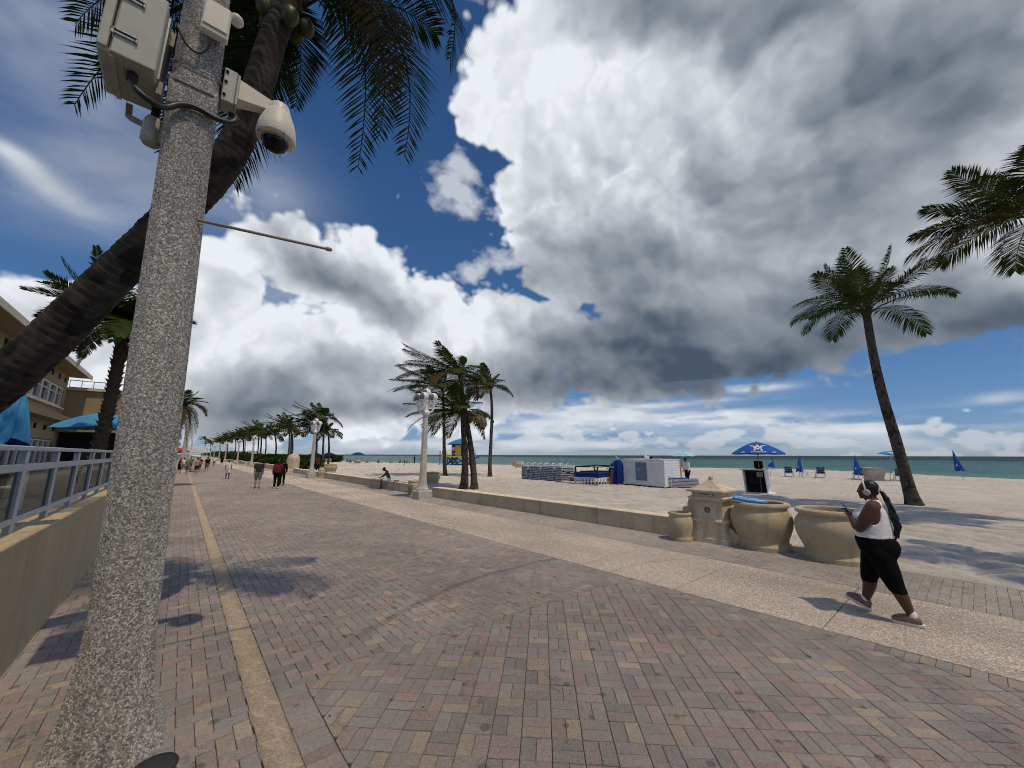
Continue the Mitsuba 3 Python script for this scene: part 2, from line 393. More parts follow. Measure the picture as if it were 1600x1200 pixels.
def aggregate(p, n, uv):
    d1, d2, w = voronoi(p.x * 66, p.y * 66)
    c = mix((.45, .385, .315), (.69, .62, .535), smoothstep(0.55, 0.95, w))
    c = mix(c, (.32, .26, .215), smoothstep(0.26, 0.06, w))
    stain = 0.66 + 0.62 * fbm(p.x * 0.9, p.y * 0.5, 2, 4)
    arc = dr.abs(dr.sqrt(dr.square(p.x - 6.4) + dr.square(p.y - 1.4)) - 3.1)
    return c * stain * (0.6 + 0.4 * smoothstep(0.02, 0.3, d2 - d1)) * (1 - 0.22 * smoothstep(0.07, 0.02, arc) * smoothstep(3.2, 4.2, p.y))


def sand_colour(p, n, uv):
    c = mix((.345, .325, .285), (.475, .45, .40), fbm(p.x * 1.3, p.y * 1.3, 1, 4))
    c = c * (0.84 + 0.32 * noise(p.x * 46, p.y * 46, 2)) * (0.90 + 0.2 * fbm(p.x * 0.16, p.y * 0.16, 3, 3))
    rake = dr.sin((p.x + 0.35 * fbm(p.x * 0.4, p.y * 0.12, 4, 3)) * 25) * smoothstep(0.42, 0.62, fbm(p.x * 0.22, p.y * 0.05, 6, 3)) * smoothstep(11.5, 13, p.x)
    c = c * (1 + 0.09 * rake)
    return mix(c, (.26, .225, .18), 0.75 * smoothstep(-0.10, -0.32, p.z))


def sea_colour(p, n, uv):
    s = uv.x                                   # metres off the shore line
    c = mix((.085, .19, .165), (.028, .115, .112), smoothstep(2, 40, s + 14 * fbm(p.x * 0.05, p.y * 0.03, 1, 3)))
    c = mix(c, (.014, .040, .052), smoothstep(60, 330, s + 60 * fbm(p.x * 0.012, p.y * 0.006, 5, 2) / (1 + s / 600)))
    foam = smoothstep(0.66, 0.74, fbm(p.x * 0.9, p.y * 0.35, 7, 4)) * smoothstep(9, 1, s)
    return mix(c, (.55, .58, .56), 0.7 * foam)


def sea_waves(p, n, uv):
    far = 1 / (1 + dr.square(uv.x / 140))
    return (0.22 * fbm(p.x * 0.55 + 0.25 * p.y, p.y * 0.16, 1, 3) + 0.08 * noise(p.x * 2.2, p.y * 1.1, 5)) * far


def coral(p, n, uv):
    c = mix((.56, .465, .33), (.72, .63, .48), fbm(p.x * 2.2, p.y * 2.2, p.z * 5, 4))
    pits = smoothstep(0.60, 0.72, noise(p.x * 34, p.y * 34, p.z * 34))
    return c * (1 - 0.16 * pits) * (0.82 + 0.3 * fbm(p.x * 1.1, p.y * 1.1, p.z * 1.1 + 9, 3)) * (1 - 0.22 * smoothstep(0.50, 0.74, fbm(p.x * 7, p.y * 7, p.z * 0.8, 4)))


def urn_stone(p, n, uv):
    c = mix((.42, .345, .215), (.57, .49, .335), fbm(p.x * 3.2, p.y * 3.2, p.z * 1.7, 4))
    streak = smoothstep(0.50, 0.74, fbm(p.x * 9, p.y * 9, p.z * 0.9, 4))
    low = smoothstep(0.28, 0.0, p.z + 0.2 * fbm(p.x * 6, p.y * 6, 2, 3))
    return c * (0.86 + 0.24 * noise(p.x * 60, p.y * 60, p.z * 60)) * (1 - 0.17 * streak) * (1 - 0.20 * low)


def bark(p, n, uv):
    s = uv.y / 0.085 + 0.5 * noise(uv.y * 4, uv.x * 6, 5)
    ring = 0.35 + 1.5 * smoothstep(0.80, 0.95, s - dr.floor(s)) * noise(uv.x * 14, uv.y * 9, 4) + 0.35 * noise(uv.y * 13, 4 * uv.x, 2)
    c = mix((.050, .042, .035), (.135, .118, .100), fbm(uv.x * 16, uv.y * 5, 3, 4))
    dark = smoothstep(0.62, 0.75, noise(uv.x * 9, uv.y * 7, 8))
    return c * (0.6 + 0.6 * ring) * (1 - 0.55 * dark)


def frond_green(p, n, uv):
    c = mix((.026, .048, .013), (.092, .125, .036), noise(p.x * 1.7, p.y * 1.7, p.z * 1.7))
    c = mix(c, (.11, .095, .038), smoothstep(0.55, 1.0, uv.x + 0.35 * noise(p.x * 3, p.y * 3, p.z * 3) - 0.15))
    return mix(c, (.12, .080, .038), uv.y)


M = {}
for k, b in {
    'paver': pbr(lambda p, n, uv: paver_colour(p, uv.x, uv.y), 0.85, 0.25),
    'paver_far': pbr(far_paver, 0.85, 0.25),
    'joint': pbr(lambda p, n, uv: mi.Color3f(.055, .050, .045) * (0.6 + 0.8 * noise(p.x * 40, p.y * 40)), 0.95, 0.1),
    'stripe': pbr(lambda p, n, uv: mix((.355, .280, .205), (.475, .39, .295), fbm(p.x * 5, p.y * 2, 1, 4)) * (0.66 + 0.5 * noise(p.x * 80, p.y * 80)) * (0.8 + 0.3 * uv.x), 0.85, 0.25),
    'aggregate': pbr(aggregate, 0.8, 0.3),
    'sand': pbr(sand_colour, 0.95, 0.1),
    'land': pbr(tone((.10, .11, .07), .3, .3), 0.95, 0.1),
    'sea': bumped(pbr(sea_colour, 0.34, 0.14), sea_waves, 0.05),
    'sea_far': pbr(sea_colour, 0.5, 0.10),
    'pebble': bumped(pbr(pebbles, 0.8, 0.25), lambda p, n, uv: 0.004 * smoothstep(0.02, 0.35, (lambda q: q[1] - q[0])(grains(p, n))), 1e-3),
    'coral': pbr(coral, 0.9, 0.2),
    'urn': pbr(urn_stone, 0.85, 0.25),
    'soil': pbr(tone((.05, .04, .03), .4, 30), 0.95, 0.1),
    'lamp_stone': pbr(tone((.50, .475, .43), .22, 4), 0.8, 0.25),
    'bark': pbr(bark, 0.9, 0.15),
    'boot': pbr(tone((.075, .056, .040), .5, 14), 0.95, 0.1, two=True),
    'bark_dark': pbr(lambda p, n, uv: bark(p, n, uv) * 0.55, 0.9, 0.12),  # same bark dimmed: shade under the crown put into the trunk colour
    'frond': {'type': 'principledthin', 'base_color': proc(frond_green), 'roughness': 0.40, 'diff_trans': 0.35, 'eta': 1.4, 'spec_trans': 0.0},
    'frond_dark': {'type': 'principledthin', 'base_color': proc(lambda p, n, uv: frond_green(p, n, uv) * 0.5), 'roughness': 0.45, 'diff_trans': 0.2, 'eta': 1.4, 'spec_trans': 0.0},  # same fronds dimmed: shade of their backlit undersides put into the colour
    'rachis': pbr(tone((.16, .15, .05), .3, 4), 0.6, 0.3),
    'coconut': pbr(tone((.055, .06, .02), .3, 8), 0.5, 0.4),
    'leaf': {'type': 'principledthin', 'base_color': proc(lambda p, n, uv: mix((.022, .045, .012), (.075, .110, .030), noise(p.x * 2.5, p.y * 2.5, p.z * 3))), 'roughness': 0.45, 'diff_trans': 0.4, 'eta': 1.4, 'spec_trans': 0.0},
    'stucco': pbr(tone((.33, .25, .15), .10, 2), 0.9, 0.15),
    'terrace_wall': pbr(lambda p, n, uv: mix((.33, .265, .17), (.40, .33, .22), fbm(p.x * 3, p.y * 3, p.z * 1.2, 4)) * (0.80 + 0.3 * fbm(p.x * 14, p.y * 14, p.z * 0.8, 3)), 0.85, 0.2),
    'trim': pbr(tone((.66, .58, .45), .1, 2), 0.8, 0.2),
    'roof': pbr(tone((.27, .20, .14), .2, 3), 0.9, 0.1),
    'window_glass': pbr((.03, .04, .045), 0.06, 0.6),
    'dark': pbr((.015, .014, .014), 0.8, 0.2),
    'rail': pbr(tone((.30, .335, .36), .08, 3), 0.42, 0.5),
    'pane': {'type': 'thindielectric', 'int_ior': 1.5, 'specular_transmittance': rgb((.40, .45, .43)), 'specular_reflectance': rgb((.28, .30, .30))},
    'terrace_floor': pbr(tone((.085, .082, .072), .3, 3), 0.8, 0.3),
    'white': pbr(tone((.76, .77, .76), .06, 2), 0.5, 0.4),
    'offwhite': pbr(tone((.62, .60, .55), .10, 6), 0.45, 0.4),
    'cream': pbr(tone((.64, .615, .53), .06, 5), 0.5, 0.3),
    'enclosure': bumped(pbr(tone((.40, .40, .36), .13, 9), 0.55, 0.35), lambda p, n, uv: 0.002 * noise(p.x * 120, p.y * 120, p.z * 120), 1e-3),
    'steel': pbr((.42, .41, .39), 0.32, 0.5, metallic=0.9),
    'rusty': pbr(tone((.24, .215, .18), .18, 9), 0.5, 0.35),
    'black_rubber': pbr(tone((.022, .022, .024), .2, 20), 0.45, 0.4),
    'dome_glass': pbr((.004, .004, .005), 0.06, 0.35),
    'sky_blue_cloth': pbr(tone((.065, .27, .50), .14, 3), 0.8, 0.15, two=True),
    'pale_blue_cloth': pbr(tone((.33, .68, .76), .08, 3), 0.8, 0.15, two=True),
    'blue_cloth': pbr(tone((.018, .105, .42), .12, 4), 0.75, 0.2, two=True),
    'navy_cloth': pbr(tone((.012, .035, .185), .2, 3), 0.8, 0.2, two=True),
    'bright_blue': pbr(tone((.03, .22, .56), .08, 5), 0.45, 0.4, two=True),
    'tower_blue': pbr(tone((.020, .075, .19), .15, 3), 0.6, 0.3),
    'yellow': pbr(tone((.66, .47, .07), .08, 3), 0.6, 0.3),
    'red_cloth': pbr(tone((.46, .045, .045), .12, 3), 0.8, 0.15, two=True),
    'grey_cloth': pbr(tone((.44, .46, .46), .1, 3), 0.8, 0.15, two=True),
    'orange': pbr((.78, .16, .08), 0.6, 0.3),
    'wood': pbr(lambda p, n, uv: mix((.16, .085, .04), (.30, .18, .09), fbm(p.x * 20, p.y * 20, p.z * 3, 3)), 0.7, 0.25),
    'sling': pbr(lambda p, n, uv: mix((.70, .72, .74), (.045, .085, .24), smoothstep(0.35, 0.45, dr.abs(dr.sin(uv.x * 42)))), 0.7, 0.2, two=True),
    'notice': pbr(tone((.13, .18, .25), .12, 8), 0.5, 0.4),
    'notice_print': pbr((.30, .36, .44), 0.6, 0.3),
    'globe': pbr((.80, .80, .79), 0.25, 0.5),
    'globe_shade': pbr((.17, .17, .18), 0.35, 0.4),
    'hair': pbr(lambda p, n, uv: mi.Color3f(.012, .010, .010) * (0.5 + noise(p.x * 240, p.y * 240, p.z * 30)), 0.42, 0.4),
    'white_hair': pbr((.5, .48, .45), 0.6, 0.3),
    'skin_dark': pbr(tone((.098, .046, .028), .14, 14), 0.58, 0.28),
    'skin_tan': pbr(tone((.40, .24, .17), .08, 10), 0.5, 0.35),
    'eye_white': pbr((.55, .53, .5), 0.3, 0.5),
    'white_cloth': pbr(tone((.76, .76, .78), .06, 14), 0.85, 0.15),
    'black_cloth': pbr(tone((.008, .008, .009), .2, 10), 0.9, 0.05),
    'charcoal_cloth': pbr(tone((.035, .035, .042), .2, 8), 0.85, 0.15),
    'maroon_cloth': pbr(tone((.135, .018, .028), .15, 8), 0.85, 0.15),
    'grey_short': pbr(tone((.17, .18, .20), .15, 8), 0.85, 0.15),
    'olive_cloth': pbr(tone((.16, .18, .12), .15, 8), 0.85, 0.15),
    'shoe': pbr(tone((.24, .145, .130), .15, 30), 0.7, 0.25),
    'sole': pbr((.74, .71, .68), 0.6, 0.3),
    'pink_plastic': pbr((.60, .43, .38), 0.35, 0.4),
    'phone': pbr((.02, .02, .022), 0.15, 0.5),
}.items():
    M[k] = mat('mat_' + k, {'type': 'twosided', 'bsdf': b} if b['type'] in ('principled', 'bumpmap') else b)


# ------------------------------------------------------------------ ground, sea, sand
SHORE = np.array([(-400, 70), (-30, 54), (-2.4, 57.5), (1.4, 61), (6.5, 65.5), (13.7, 71), (22.4, 73), (30, 67), (36.7, 61), (53.8, 60), (61, 53), (83.7, 48), (89, 44), (111, 38.5), (137, 38), (400, 34), (4000, 30)])


def shore(y):
    y = np.asarray(y, float)
    return sum(np.interp(y + o, SHORE[:, 0], SHORE[:, 1]) for o in (-4, -2, 0, 2, 4)) / 5


def grid_faces(nr, nc):
    i, j = np.meshgrid(np.arange(nr - 1), np.arange(nc - 1), indexing='ij')
    a = (i * nc + j).ravel()
    return np.vstack([np.stack([a, a + 1, a + nc + 1], -1), np.stack([a, a + nc + 1, a + nc], -1)])


ys = np.concatenate([np.arange(-60, -8, 2.0), np.arange(-8, 26, 0.14), np.arange(26, 150, 1.5), np.arange(150, 420, 15.0), [800.0, 1600.0, 4000.0]])
near = np.concatenate([np.arange(9.9, 26, 0.14)])
far_u = np.linspace(0, 1, 14)[1:]
rows = []
for y in ys:
    s = float(shore(y))
    rows.append(np.concatenate([near, 26 + (s - 26) * far_u, [s + 1.5, s + 4, s + 12, s + 40]]))
X = np.array(rows)
Y = np.repeat(ys[:, None], X.shape[1], 1)
P = np.stack([X, Y, 0 * X], -1)
fade = np.clip((X - 9.95) / 0.8, 0, 1)
rough = meshkit.fbm(P * 2.6, 3, 4) - 0.5
feet = (np.clip(meshkit.noise(P * 3.4, 8) - 0.58, 0, 1) + 0.6 * np.clip(meshkit.noise(P * 2.1 + 40, 9) - 0.62, 0, 1)) * np.clip(1.2 - np.abs(X - 15) / 14, 0.15, 1)
Z = -0.05 + 0.085 * fade + fade * (0.10 * rough - 0.15 * feet) + 0.05 * (meshkit.fbm(P * 0.16, 3, 5) - 0.5) * fade
off = X - shore(ys)[:, None]
Z = np.where(off > 0.01, np.interp(off, [0, 1.5, 4, 12, 40], [0, -0.10, -0.34, -0.9, -1.6]) + 0.0 * Z, Z)
solo('beach', (np.stack([X, Y, Z], -1).reshape(-1, 3), grid_faces(*X.shape)), M['sand'], kind='structure', smooth=True)

so = np.concatenate([[0.5, 3, 7, 14, 24, 40, 65, 100, 160, 260, 450, 800, 1600, 4000, 12000, 40000]])
sy = np.concatenate([[-40000, -12000, -4000, -1500, -600, -250, -120, -60], np.arange(-30, 150, 4.0), [170, 220, 300, 420, 700, 1500, 4000, 12000, 40000]])
SX = shore(sy)[:, None] + so[None]
SY = np.repeat(sy[:, None], len(so), 1)
thing('sea', kind='structure')
for nm, cols, m in (('near_water', slice(0, 10), 'sea'), ('open_water', slice(9, None), 'sea_far')):
    gx, gy = SX[:, cols], SY[:, cols]
    part('sea', nm, (np.stack([gx, gy, 0 * gx - 0.22], -1).reshape(-1, 3), grid_faces(*gx.shape)), M[m], uv=np.stack([np.repeat(so[None, cols], len(sy), 0).ravel(), 0 * gx.ravel()], -1))
solo('ground', (np.array([[-4000, -600, -0.12], [11, -600, -0.12], [11, 4000, -0.12], [-4000, 4000, -0.12]]), np.array([[0, 1, 2, 3]])), M['land'], kind='structure')

# ------------------------------------------------------------------ the brick walk
B = 0.1125


def band_left(y):
    return 5.95 + 0.25 * np.exp(-np.maximum(np.asarray(y, float), -4) / 5.0)


def band_right(y):
    return 8.42 + 0 * np.asarray(y, float)


YFAR = 30.0
bricks = []                                   # (polygon points n x 2)


def herring(x0, x1, y0, y1, clip, ox=0.0, oy=0.0, ang=0.0):
    """90-degree herringbone over the rectangle, clipped to a shapely polygon."""
    c, s = math.cos(ang), math.sin(ang)
    n0 = int(max(x1 - x0, y1 - y0) / B * (1.5 if ang else 1)) + 3
    cx, cy = (x0 + x1) / 2, (y0 + y1) / 2
    nx, ny = (n0 // 2 + 2, n0 // 2 + 2) if ang else (int((x1 - x0) / B / 2) + 3, int((y1 - y0) / B / 2) + 3)
    add_cells(((i, j, 2, 1) if (i - j) % 4 == 0 else (i, j, 1, 2) for i in range(-nx, nx) for j in range(-ny, ny) if (i - j) % 4 in (0, 3)), cx + ox, cy + oy, c, s, clip)


def basket(cx, cy, nx, ny, ang, clip):
    def cells():
        for i in range(-nx, nx):
            for j in range(-ny, ny):
                for k in (0, 1):
                    yield (2 * i, 2 * j + k, 2, 1) if (i + j) % 2 else (2 * i + k, 2 * j, 1, 2)
    add_cells(cells(), cx, cy, math.cos(ang), math.sin(ang), clip)


from shapely import prepared


def add_cells(cells, cx, cy, c, s, clip):
    fast = prepared.prep(clip)
    for i, j, w, h in cells:
        q = np.array([(i, j), (i + w, j), (i + w, j + h), (i, j + h)], float) * B
        q = np.stack([cx + q[:, 0] * c - q[:, 1] * s, cy + q[:, 0] * s + q[:, 1] * c], -1)
        p = Polygon(q)
        if not fast.intersects(p):
            continue
        if not fast.contains(p):
            p = p.intersection(clip)
            if p.geom_type != 'Polygon' or p.area < 0.0012:
                continue
            q = np.array(p.exterior.coords)[:-1]
            if p.exterior.is_ccw is False:
                q = q[::-1]
        bricks.append(q)


def soldiers(x0f, x1f, y0, y1, step=B):
    y = y0
    while y < y1:
        bricks.append(np.array([(x0f(y), y), (x1f(y), y), (x1f(y + step), y + step), (x0f(y + step), y + step)], float))
        y += step


YS = 4.30
yy = np.linspace(-4, YFAR, 60)
edge_l = [(float(band_left(y)) - 0.225, y) for y in yy]
diamond = Polygon([(1.10, -4), (1.10, 4.10), (1.38, 4.36), (1.75, 4.36), (2.1, 4.30), (5.55, 4.10)] + [(float(band_left(y)) - 0.225, y) for y in np.linspace(3.95, -4, 20)])
basket(3.3, 0.4, 32, 32, math.radians(45.5), diamond)
north = Polygon([(0.875, 4.10), (1.10, 4.10)] + list(diamond.exterior.coords)[2:6] + [(float(band_left(3.95)) - 0.225, 3.95)] + [e for e in edge_l if e[1] > 4.0] + [(0.875, YFAR)]).buffer(0)
herring(0.875, 6.0, 4, YFAR, north, 0.03, 0.05)
soldiers(lambda y: 0.875, lambda y: 1.10, -2.0, 4.09)
soldiers(lambda y: float(band_left(y)) - 0.225, lambda y: float(band_left(y)), -3.5, YFAR)
herring(-1.05, 0.665, 2, YFAR, sbox(-1.06, 2.0, 0.665, YFAR), 0.06, 0.02)
herring(8.42, 10.35, -3.5, YFAR, sbox(8.425, -3.5, 10.30, YFAR), 0.01, 0.0)


def brick_mesh(q, tilt):
    """One paver: chamfered top, sides; top at about z = 0."""
    c = q.mean(0)
    d = q - c
    L = np.linalg.norm(d, axis=1, keepdims=True)
    out, top = c + d * (1 - 0.0038 / L), c + d * (1 - 0.0085 / L)
    n = len(q)
    zt = (d @ tilt[:2]) + tilt[2]
    v = np.vstack([np.column_stack([top, zt]), np.column_stack([out, zt - 0.004]), np.column_stack([out, np.full(n, -0.03)])])
    f = [(0, k, k + 1) for k in range(1, n - 1)]
    for a in (0, n):
        for k in range(n):
            m = (k + 1) % n
            f += [(a + k, a + n + k, a + n + m), (a + k, a + n + m, a + m)]
    return v, np.array(f)


cent = np.array([q.mean(0) for q in bricks])
dist = np.linalg.norm(np.column_stack([cent, np.zeros(len(cent))]) - EYE, axis=1)
seen = in_view(np.column_stack([cent, np.zeros(len(cent))]), -0.02)
order = np.argsort(np.where(seen, dist, dist + 1000))
solo('walkway', cat(*[(np.array([[x0, -5, -0.014], [x1, -5, -0.014], [x1, YFAR, -0.014], [x0, YFAR, -0.014]]), np.array([[0, 1, 2, 3]])) for x0, x1 in ((-1.1, 10.35),)]), M['joint'], kind='structure')
mass, uvs = [], []
for rank, k in enumerate(order):
    m = brick_mesh(bricks[k], np.array([*rng.normal(0, 0.006, 2), rng.normal(0, 0.0011)]))
    r = rng.random(2)
    if rank < 300:
        part('walkway', 'brick', m, M['paver'], uv=np.tile(r, (len(m[0]), 1)))
    else:
        mass.append(m)
        uvs.append(np.tile(r, (len(m[0]), 1)))
part('walkway', 'brick_field', cat(*mass), M['paver'], uv=np.vstack(uvs), kind='stuff')
y = -1.0
while y < 60:                                  # the tan stripe: one course of long blocks
    L = 0.42 if y < 16 else 2.0
    part('walkway', 'stripe_block', box((0.77, y + L / 2, -0.0185), (0.209, L - 0.003, 0.038), bevel=0.003), M['stripe'], uv=None)
    y += L
for x0, x1, nm in ((-1.1, 0.668, 'paving'), (0.872, 5.95, 'paving'), (8.42, 10.35, 'paving')):
    part('walkway', nm, (np.array([[x0, YFAR, -0.002], [x1, YFAR, -0.002], [x1, 600, -0.002], [x0, 600, -0.002]]), np.array([[0, 1, 2, 3]])), M['paver_far'], label='far brick paving')
part('walkway', 'stripe_far', (np.array([[0.668, 60, 0.0], [0.872, 60, 0.0], [0.872, 420, 0.0], [0.668, 420, 0.0]]), np.array([[0, 1, 2, 3]])), M['stripe'])

path = thing('path', kind='structure')
y0 = -4.0
for k in range(60):
    y1 = y0 + (1.83 if k < 20 else 6.0)
    q = np.array([(float(band_left(y0)) + .004, y0), (8.416, y0), (8.416, y1 - 0.008), (float(band_left(y1)) + .004, y1 - 0.008)])
    part(path, 'slab', brick_mesh(q, np.array([0, 0, 0.002])), M['aggregate'])
    y0 = y1
part(path, 'bed', (np.array([[5.9, -5, -0.016], [8.45, -5, -0.016], [8.45, 340, -0.016], [5.9, 340, -0.016]]), np.array([[0, 1, 2, 3]])), M['joint'])
cap_c = (2.25, 4.93)
solo('survey_cap', lathe([(0.0, 0.0), (0.062, 0.0), (0.060, 0.006), (0.0, 0.008)][1:], 24, (*cap_c, 0.001)), M['stripe'], 'small round tan cap set flush in the brick paving', 'survey marker', smooth=30)
bits = []
for k in range(46):
    y = rng.uniform(1.6, 9)
    x = rng.uniform(-0.95, 5.8) if k < 30 else rng.uniform(-0.95, 0.6)
    s = rng.uniform(0.006, 0.016)
    bits.append(move(ball((0, 0, 0), (s, s * rng.uniform(.4, 1), 0.003), 1), (x, y, 0.004), rng.uniform(0, 6)))
solo('litter', cat(*bits), M['dark'], 'tiny dark seeds and crumbs lying on the brick paving', 'litter', kind='stuff')

# ------------------------------------------------------------------ sea wall, pedestals, urns
def wall_run(x, y0, y1, h=0.47, t=0.46, step=2.4, label='', group='low coral stone seat walls along the beach side'):
    k = thing('seat_wall', label, 'wall', group)
    n = max(1, round((y1 - y0) / step))
    for i in range(n):
        a, b = y0 + (y1 - y0) * i / n, y0 + (y1 - y0) * (i + 1) / n
        xa, xb = (float(np.interp(q, *x)) for q in (a, b))
        for nm, z0, z1, g, ex in (('stone', -0.05, h - 0.07, 0.009, 0.0), ('coping', h - 0.068, h, 0.006, 0.025)):
            q = np.array([(xa - ex, a + g), (xa + t + ex, a + g), (xb + t + ex, b - g), (xb - ex, b - g)])
            v, f = prism(q, z0, z1)
            part(k, nm, (v, f), M['coral'])
    return k


WX = (np.array([0, 5.5, 11.6, 17.5, 31, 60, 300]), np.array([9.95, 9.95, 9.82, 9.65, 9.8, 9.9, 10]))
wall_run(WX, 5.25, 17.6, label='long low tan seat wall running from the stepped pedestal to the nearest lamp post')
wall_run(WX, 19.6, 37.6, label='low tan seat wall beyond the nearest lamp post where the man sits')
wall_run(WX, 39.4, 50.5, label='far low tan seat wall just before the second lamp post')
for a, b in ((58, 72), (76, 92), (96, 112), (118, 140), (146, 175)):
    wall_run(WX, a, b, h=0.6, step=7, label='distant low tan wall in front of the palms')


def pedestal(at, s=1.0, label=''):
    k = thing('stone_pedestal', label, 'pedestal')
    prof = [(.44, 0), (.44, .10), (.415, .14), (.40, .24), (.365, .33), (.36, .45)]
    part(k, 'base', move(lathe(prof, square=True), at, s=s), M['coral'])
    part(k, 'lower_moulding', move(lathe([(.375, .452), (.42, .475), (.42, .51), (.385, .545)], square=True), at, s=s), M['coral'])
    part(k, 'shaft', move(lathe([(.352, .547), (.335, .95)], square=True), at, s=s), M['coral'])
    part(k, 'upper_moulding', move(lathe([(.345, .952), (.40, .985), (.425, 1.02), (.425, 1.045), (.37, 1.07)], square=True), at, s=s), M['coral'])
    part(k, 'frieze', move(lathe([(.352, 1.072), (.352, 1.165)], square=True), at, s=s), M['coral'])
    part(k, 'roof', move(lathe([(.43, 1.167), (.445, 1.18), (.445, 1.215), (.40, 1.235), (.27, 1.29), (.15, 1.36), (.07, 1.44), (.055, 1.46)], square=True), at, s=s), M['coral'])
    part(k, 'finial', move(cat(ball((0, 0, 1.495), (.06, .06, .05)), ball((.03, .02, 1.52), (.035, .03, .03), 1)), at, s=s), M['urn'], smooth=True)
    # the eight-rayed dark emblem let into the shaft's west face, and its raised panel
    W = -0.352
    part(k, 'panel', move(turn(cat(*[box((sx * 0.27, 0.75, 0), (0.02, 0.36, 0.012)) for sx in (-1, 1)], box((0, 0.92, 0), (0.52, 0.02, 0.012)), box((0, 0.58, 0), (0.52, 0.02, 0.012))), (0, -1, 0), (0, 0, 1), (-1, 0, 0), (W + 0.006, 0, 0)), at, s=s), M['coral'])
    rays = [ball((0.062 * math.cos(a), 0.75 + 0.062 * math.sin(a), 0.002), (0.017, 0.017, 0.006), 1) for a in np.arange(8) * math.pi / 4]
    rays += [bar((0.02 * math.cos(a), 0.75 + 0.02 * math.sin(a), 0.003), (0.055 * math.cos(a), 0.75 + 0.055 * math.sin(a), 0.003), 0.012, 0.006) for a in np.arange(8) * math.pi / 4]
    part(k, 'emblem', move(turn(cat(*rays), (0, -1, 0), (0, 0, 1), (-1, 0, 0), (W + 0.004, 0, 0)), at, s=s), M['soil'])
    strokes, u = [], -0.20
    while u < 0.10:
        w = rng.uniform(0.008, 0.02)
        strokes.append(box((u, 1.12, 0), (w, rng.uniform(0.028, 0.042), 0.004)))
        u += w + 0.012
    st = meshkit.text_mesh('St', 0.045, 0.004, bold=True)
    strokes.append(move(st, (0.14, 1.10, -0.002)))
    part(k, 'lettering', move(turn(cat(*strokes), (0, -1, 0), (0, 0, 1), (-1, 0, 0), (-0.352, 0, 0)), at, s=s), M['soil'])
    return k


PED = (10.27, 4.40, 0.0)
ped = pedestal(PED, 1.0, 'tan stone pedestal with a pyramid cap and dark star emblem beside the big urns')
arc = [(0.72, 0.0), (0.72, 0.98)] if False else None
prof = [(0.33, 0), (0.33, 1.0), (0.42, 1.0), (0.49, 0.98), (0.54, 0.93), (0.565, 0.86), (0.57, 0.76), (0.66, 0.76), (0.70, 0.735), (0.70, 0.68), (0.72, 0.62), (0.77, 0.55), (0.85, 0.50), (0.86, 0.42), (0.86, 0)]
part(ped, 'scroll_wing', turn(prism(np.array(prof), -0.17, 0.17), (0, 1, 0), (0, 0, 1), (1, 0, 0), (PED[0], PED[1], 0)), M['coral'], smooth=20)
prof2 = [(0.38, 0), (0.38, 0.36), (0.46, 0.34), (0.50, 0.28), (0.56, 0.24), (0.66, 0.22), (0.66, 0)]
part(ped, 'scroll_wing', turn(prism(np.array(prof2), -0.17, 0.17), (0, -1, 0), (0, 0, 1), (-1, 0, 0), (PED[0], PED[1], 0)), M['coral'], smooth=20)
k2 = thing('stone_kiosk', 'tall rounded tan stone marker beside the second lamp post', 'pedestal')
KP = (10.6, 54.6, 0)
part(k2, 'body', lathe([(.85, 0), (.85, .2), (.70, .3), (.70, 1.45), (.66, 1.7), (.52, 1.95), (.3, 2.1), (0.05, 2.15)], 20, KP), M['coral'], smooth=35)
part(k2, 'niche', cat(*[move(box((0, 0, 0.95), (0.05, 0.34, 1.0)), (KP[0] + 0.71 * math.cos(a), KP[1] + 0.71 * math.sin(a), 0), a) for a in (math.pi * 1.05, math.pi * 1.38)]), M['urn'])
part(k2, 'plinth', lathe([(1.0, -.02), (1.0, .12), (.9, .14)], 20, KP), M['lamp_stone'], smooth=30)

URN = [(.545, 0), (.545, .085), (.53, .105), (.50, .12), (.485, .15), (.50, .22), (.545, .33), (.59, .45), (.612, .56), (.615, .64), (.60, .72), (.565, .79), (.53, .83), (.515, .86),
       (.53, .875), (.565, .89), (.582, .92), (.58, .95), (.56, .975), (.52, .985), (.47, .975), (.455, .95), (.45, .80)]


def urn(at, r=1.0, h=1.0, label='', group=None, soil=True, stone='urn'):
    k = thing('planter_urn', label, 'planter', group)
    p = np.array(URN) * [r, h]
    part(k, 'body', lathe(p, 56 if r > .6 else 36, at), M[stone], smooth=32)
    if soil:
        v, f = lathe([(.0, .0), (.452, 0.0)][1:] + [(.1, .03), (.0, .035)], 28, (0, 0, 0))
        part(k, 'soil', move((v * [r, r, h], f), (at[0], at[1], at[2] + .82 * h)), M['soil'], smooth=True)
    return k


URN1, URN2 = (10.38, 3.40, 0.0), (10.36, 2.10, 0.0)
urn(URN1, 1.0, 1.02, 'big tan urn with a blue board across its rim next to the pedestal')
urn(URN2, 1.04, 1.0, 'big empty tan urn beside the walking woman')
urn((9.68, 4.98, 0), .47, .68, 'small tan urn in front of the pedestal and wall')
urn((9.50, 19.3, 0), .50, .72, 'small tan urn left of the nearest lamp post by the wall end')
urn((13.9, 25.4, 0), .95, .85, 'large tan urn on the sand behind the nearest lamp post')
urn((9.75, 38.3, 0), .45, .75, 'small tan urn between two stretches of far seat wall')
urn((13.2, 48.0, 0), 1.15, 1.0, 'wide tan urn on the sand beyond the far seat wall')
urn((45.4, 5.85, 0.02), 1.2, 1.10, 'tan urn near the shore beside the leaning palm', stone='coral')
urn((42.3, 48.4, 0), 1.3, 1.08, 'tan urn alone on the sand left of the stacked loungers', stone='coral')
urn((31.0, 92.0, 0), 1.3, 1.0, 'distant tan urn under a dark blue beach umbrella')
urn((29.5, 110.0, 0), 1.3, 1.0, 'distant tan urn farthest to the left on the beach')

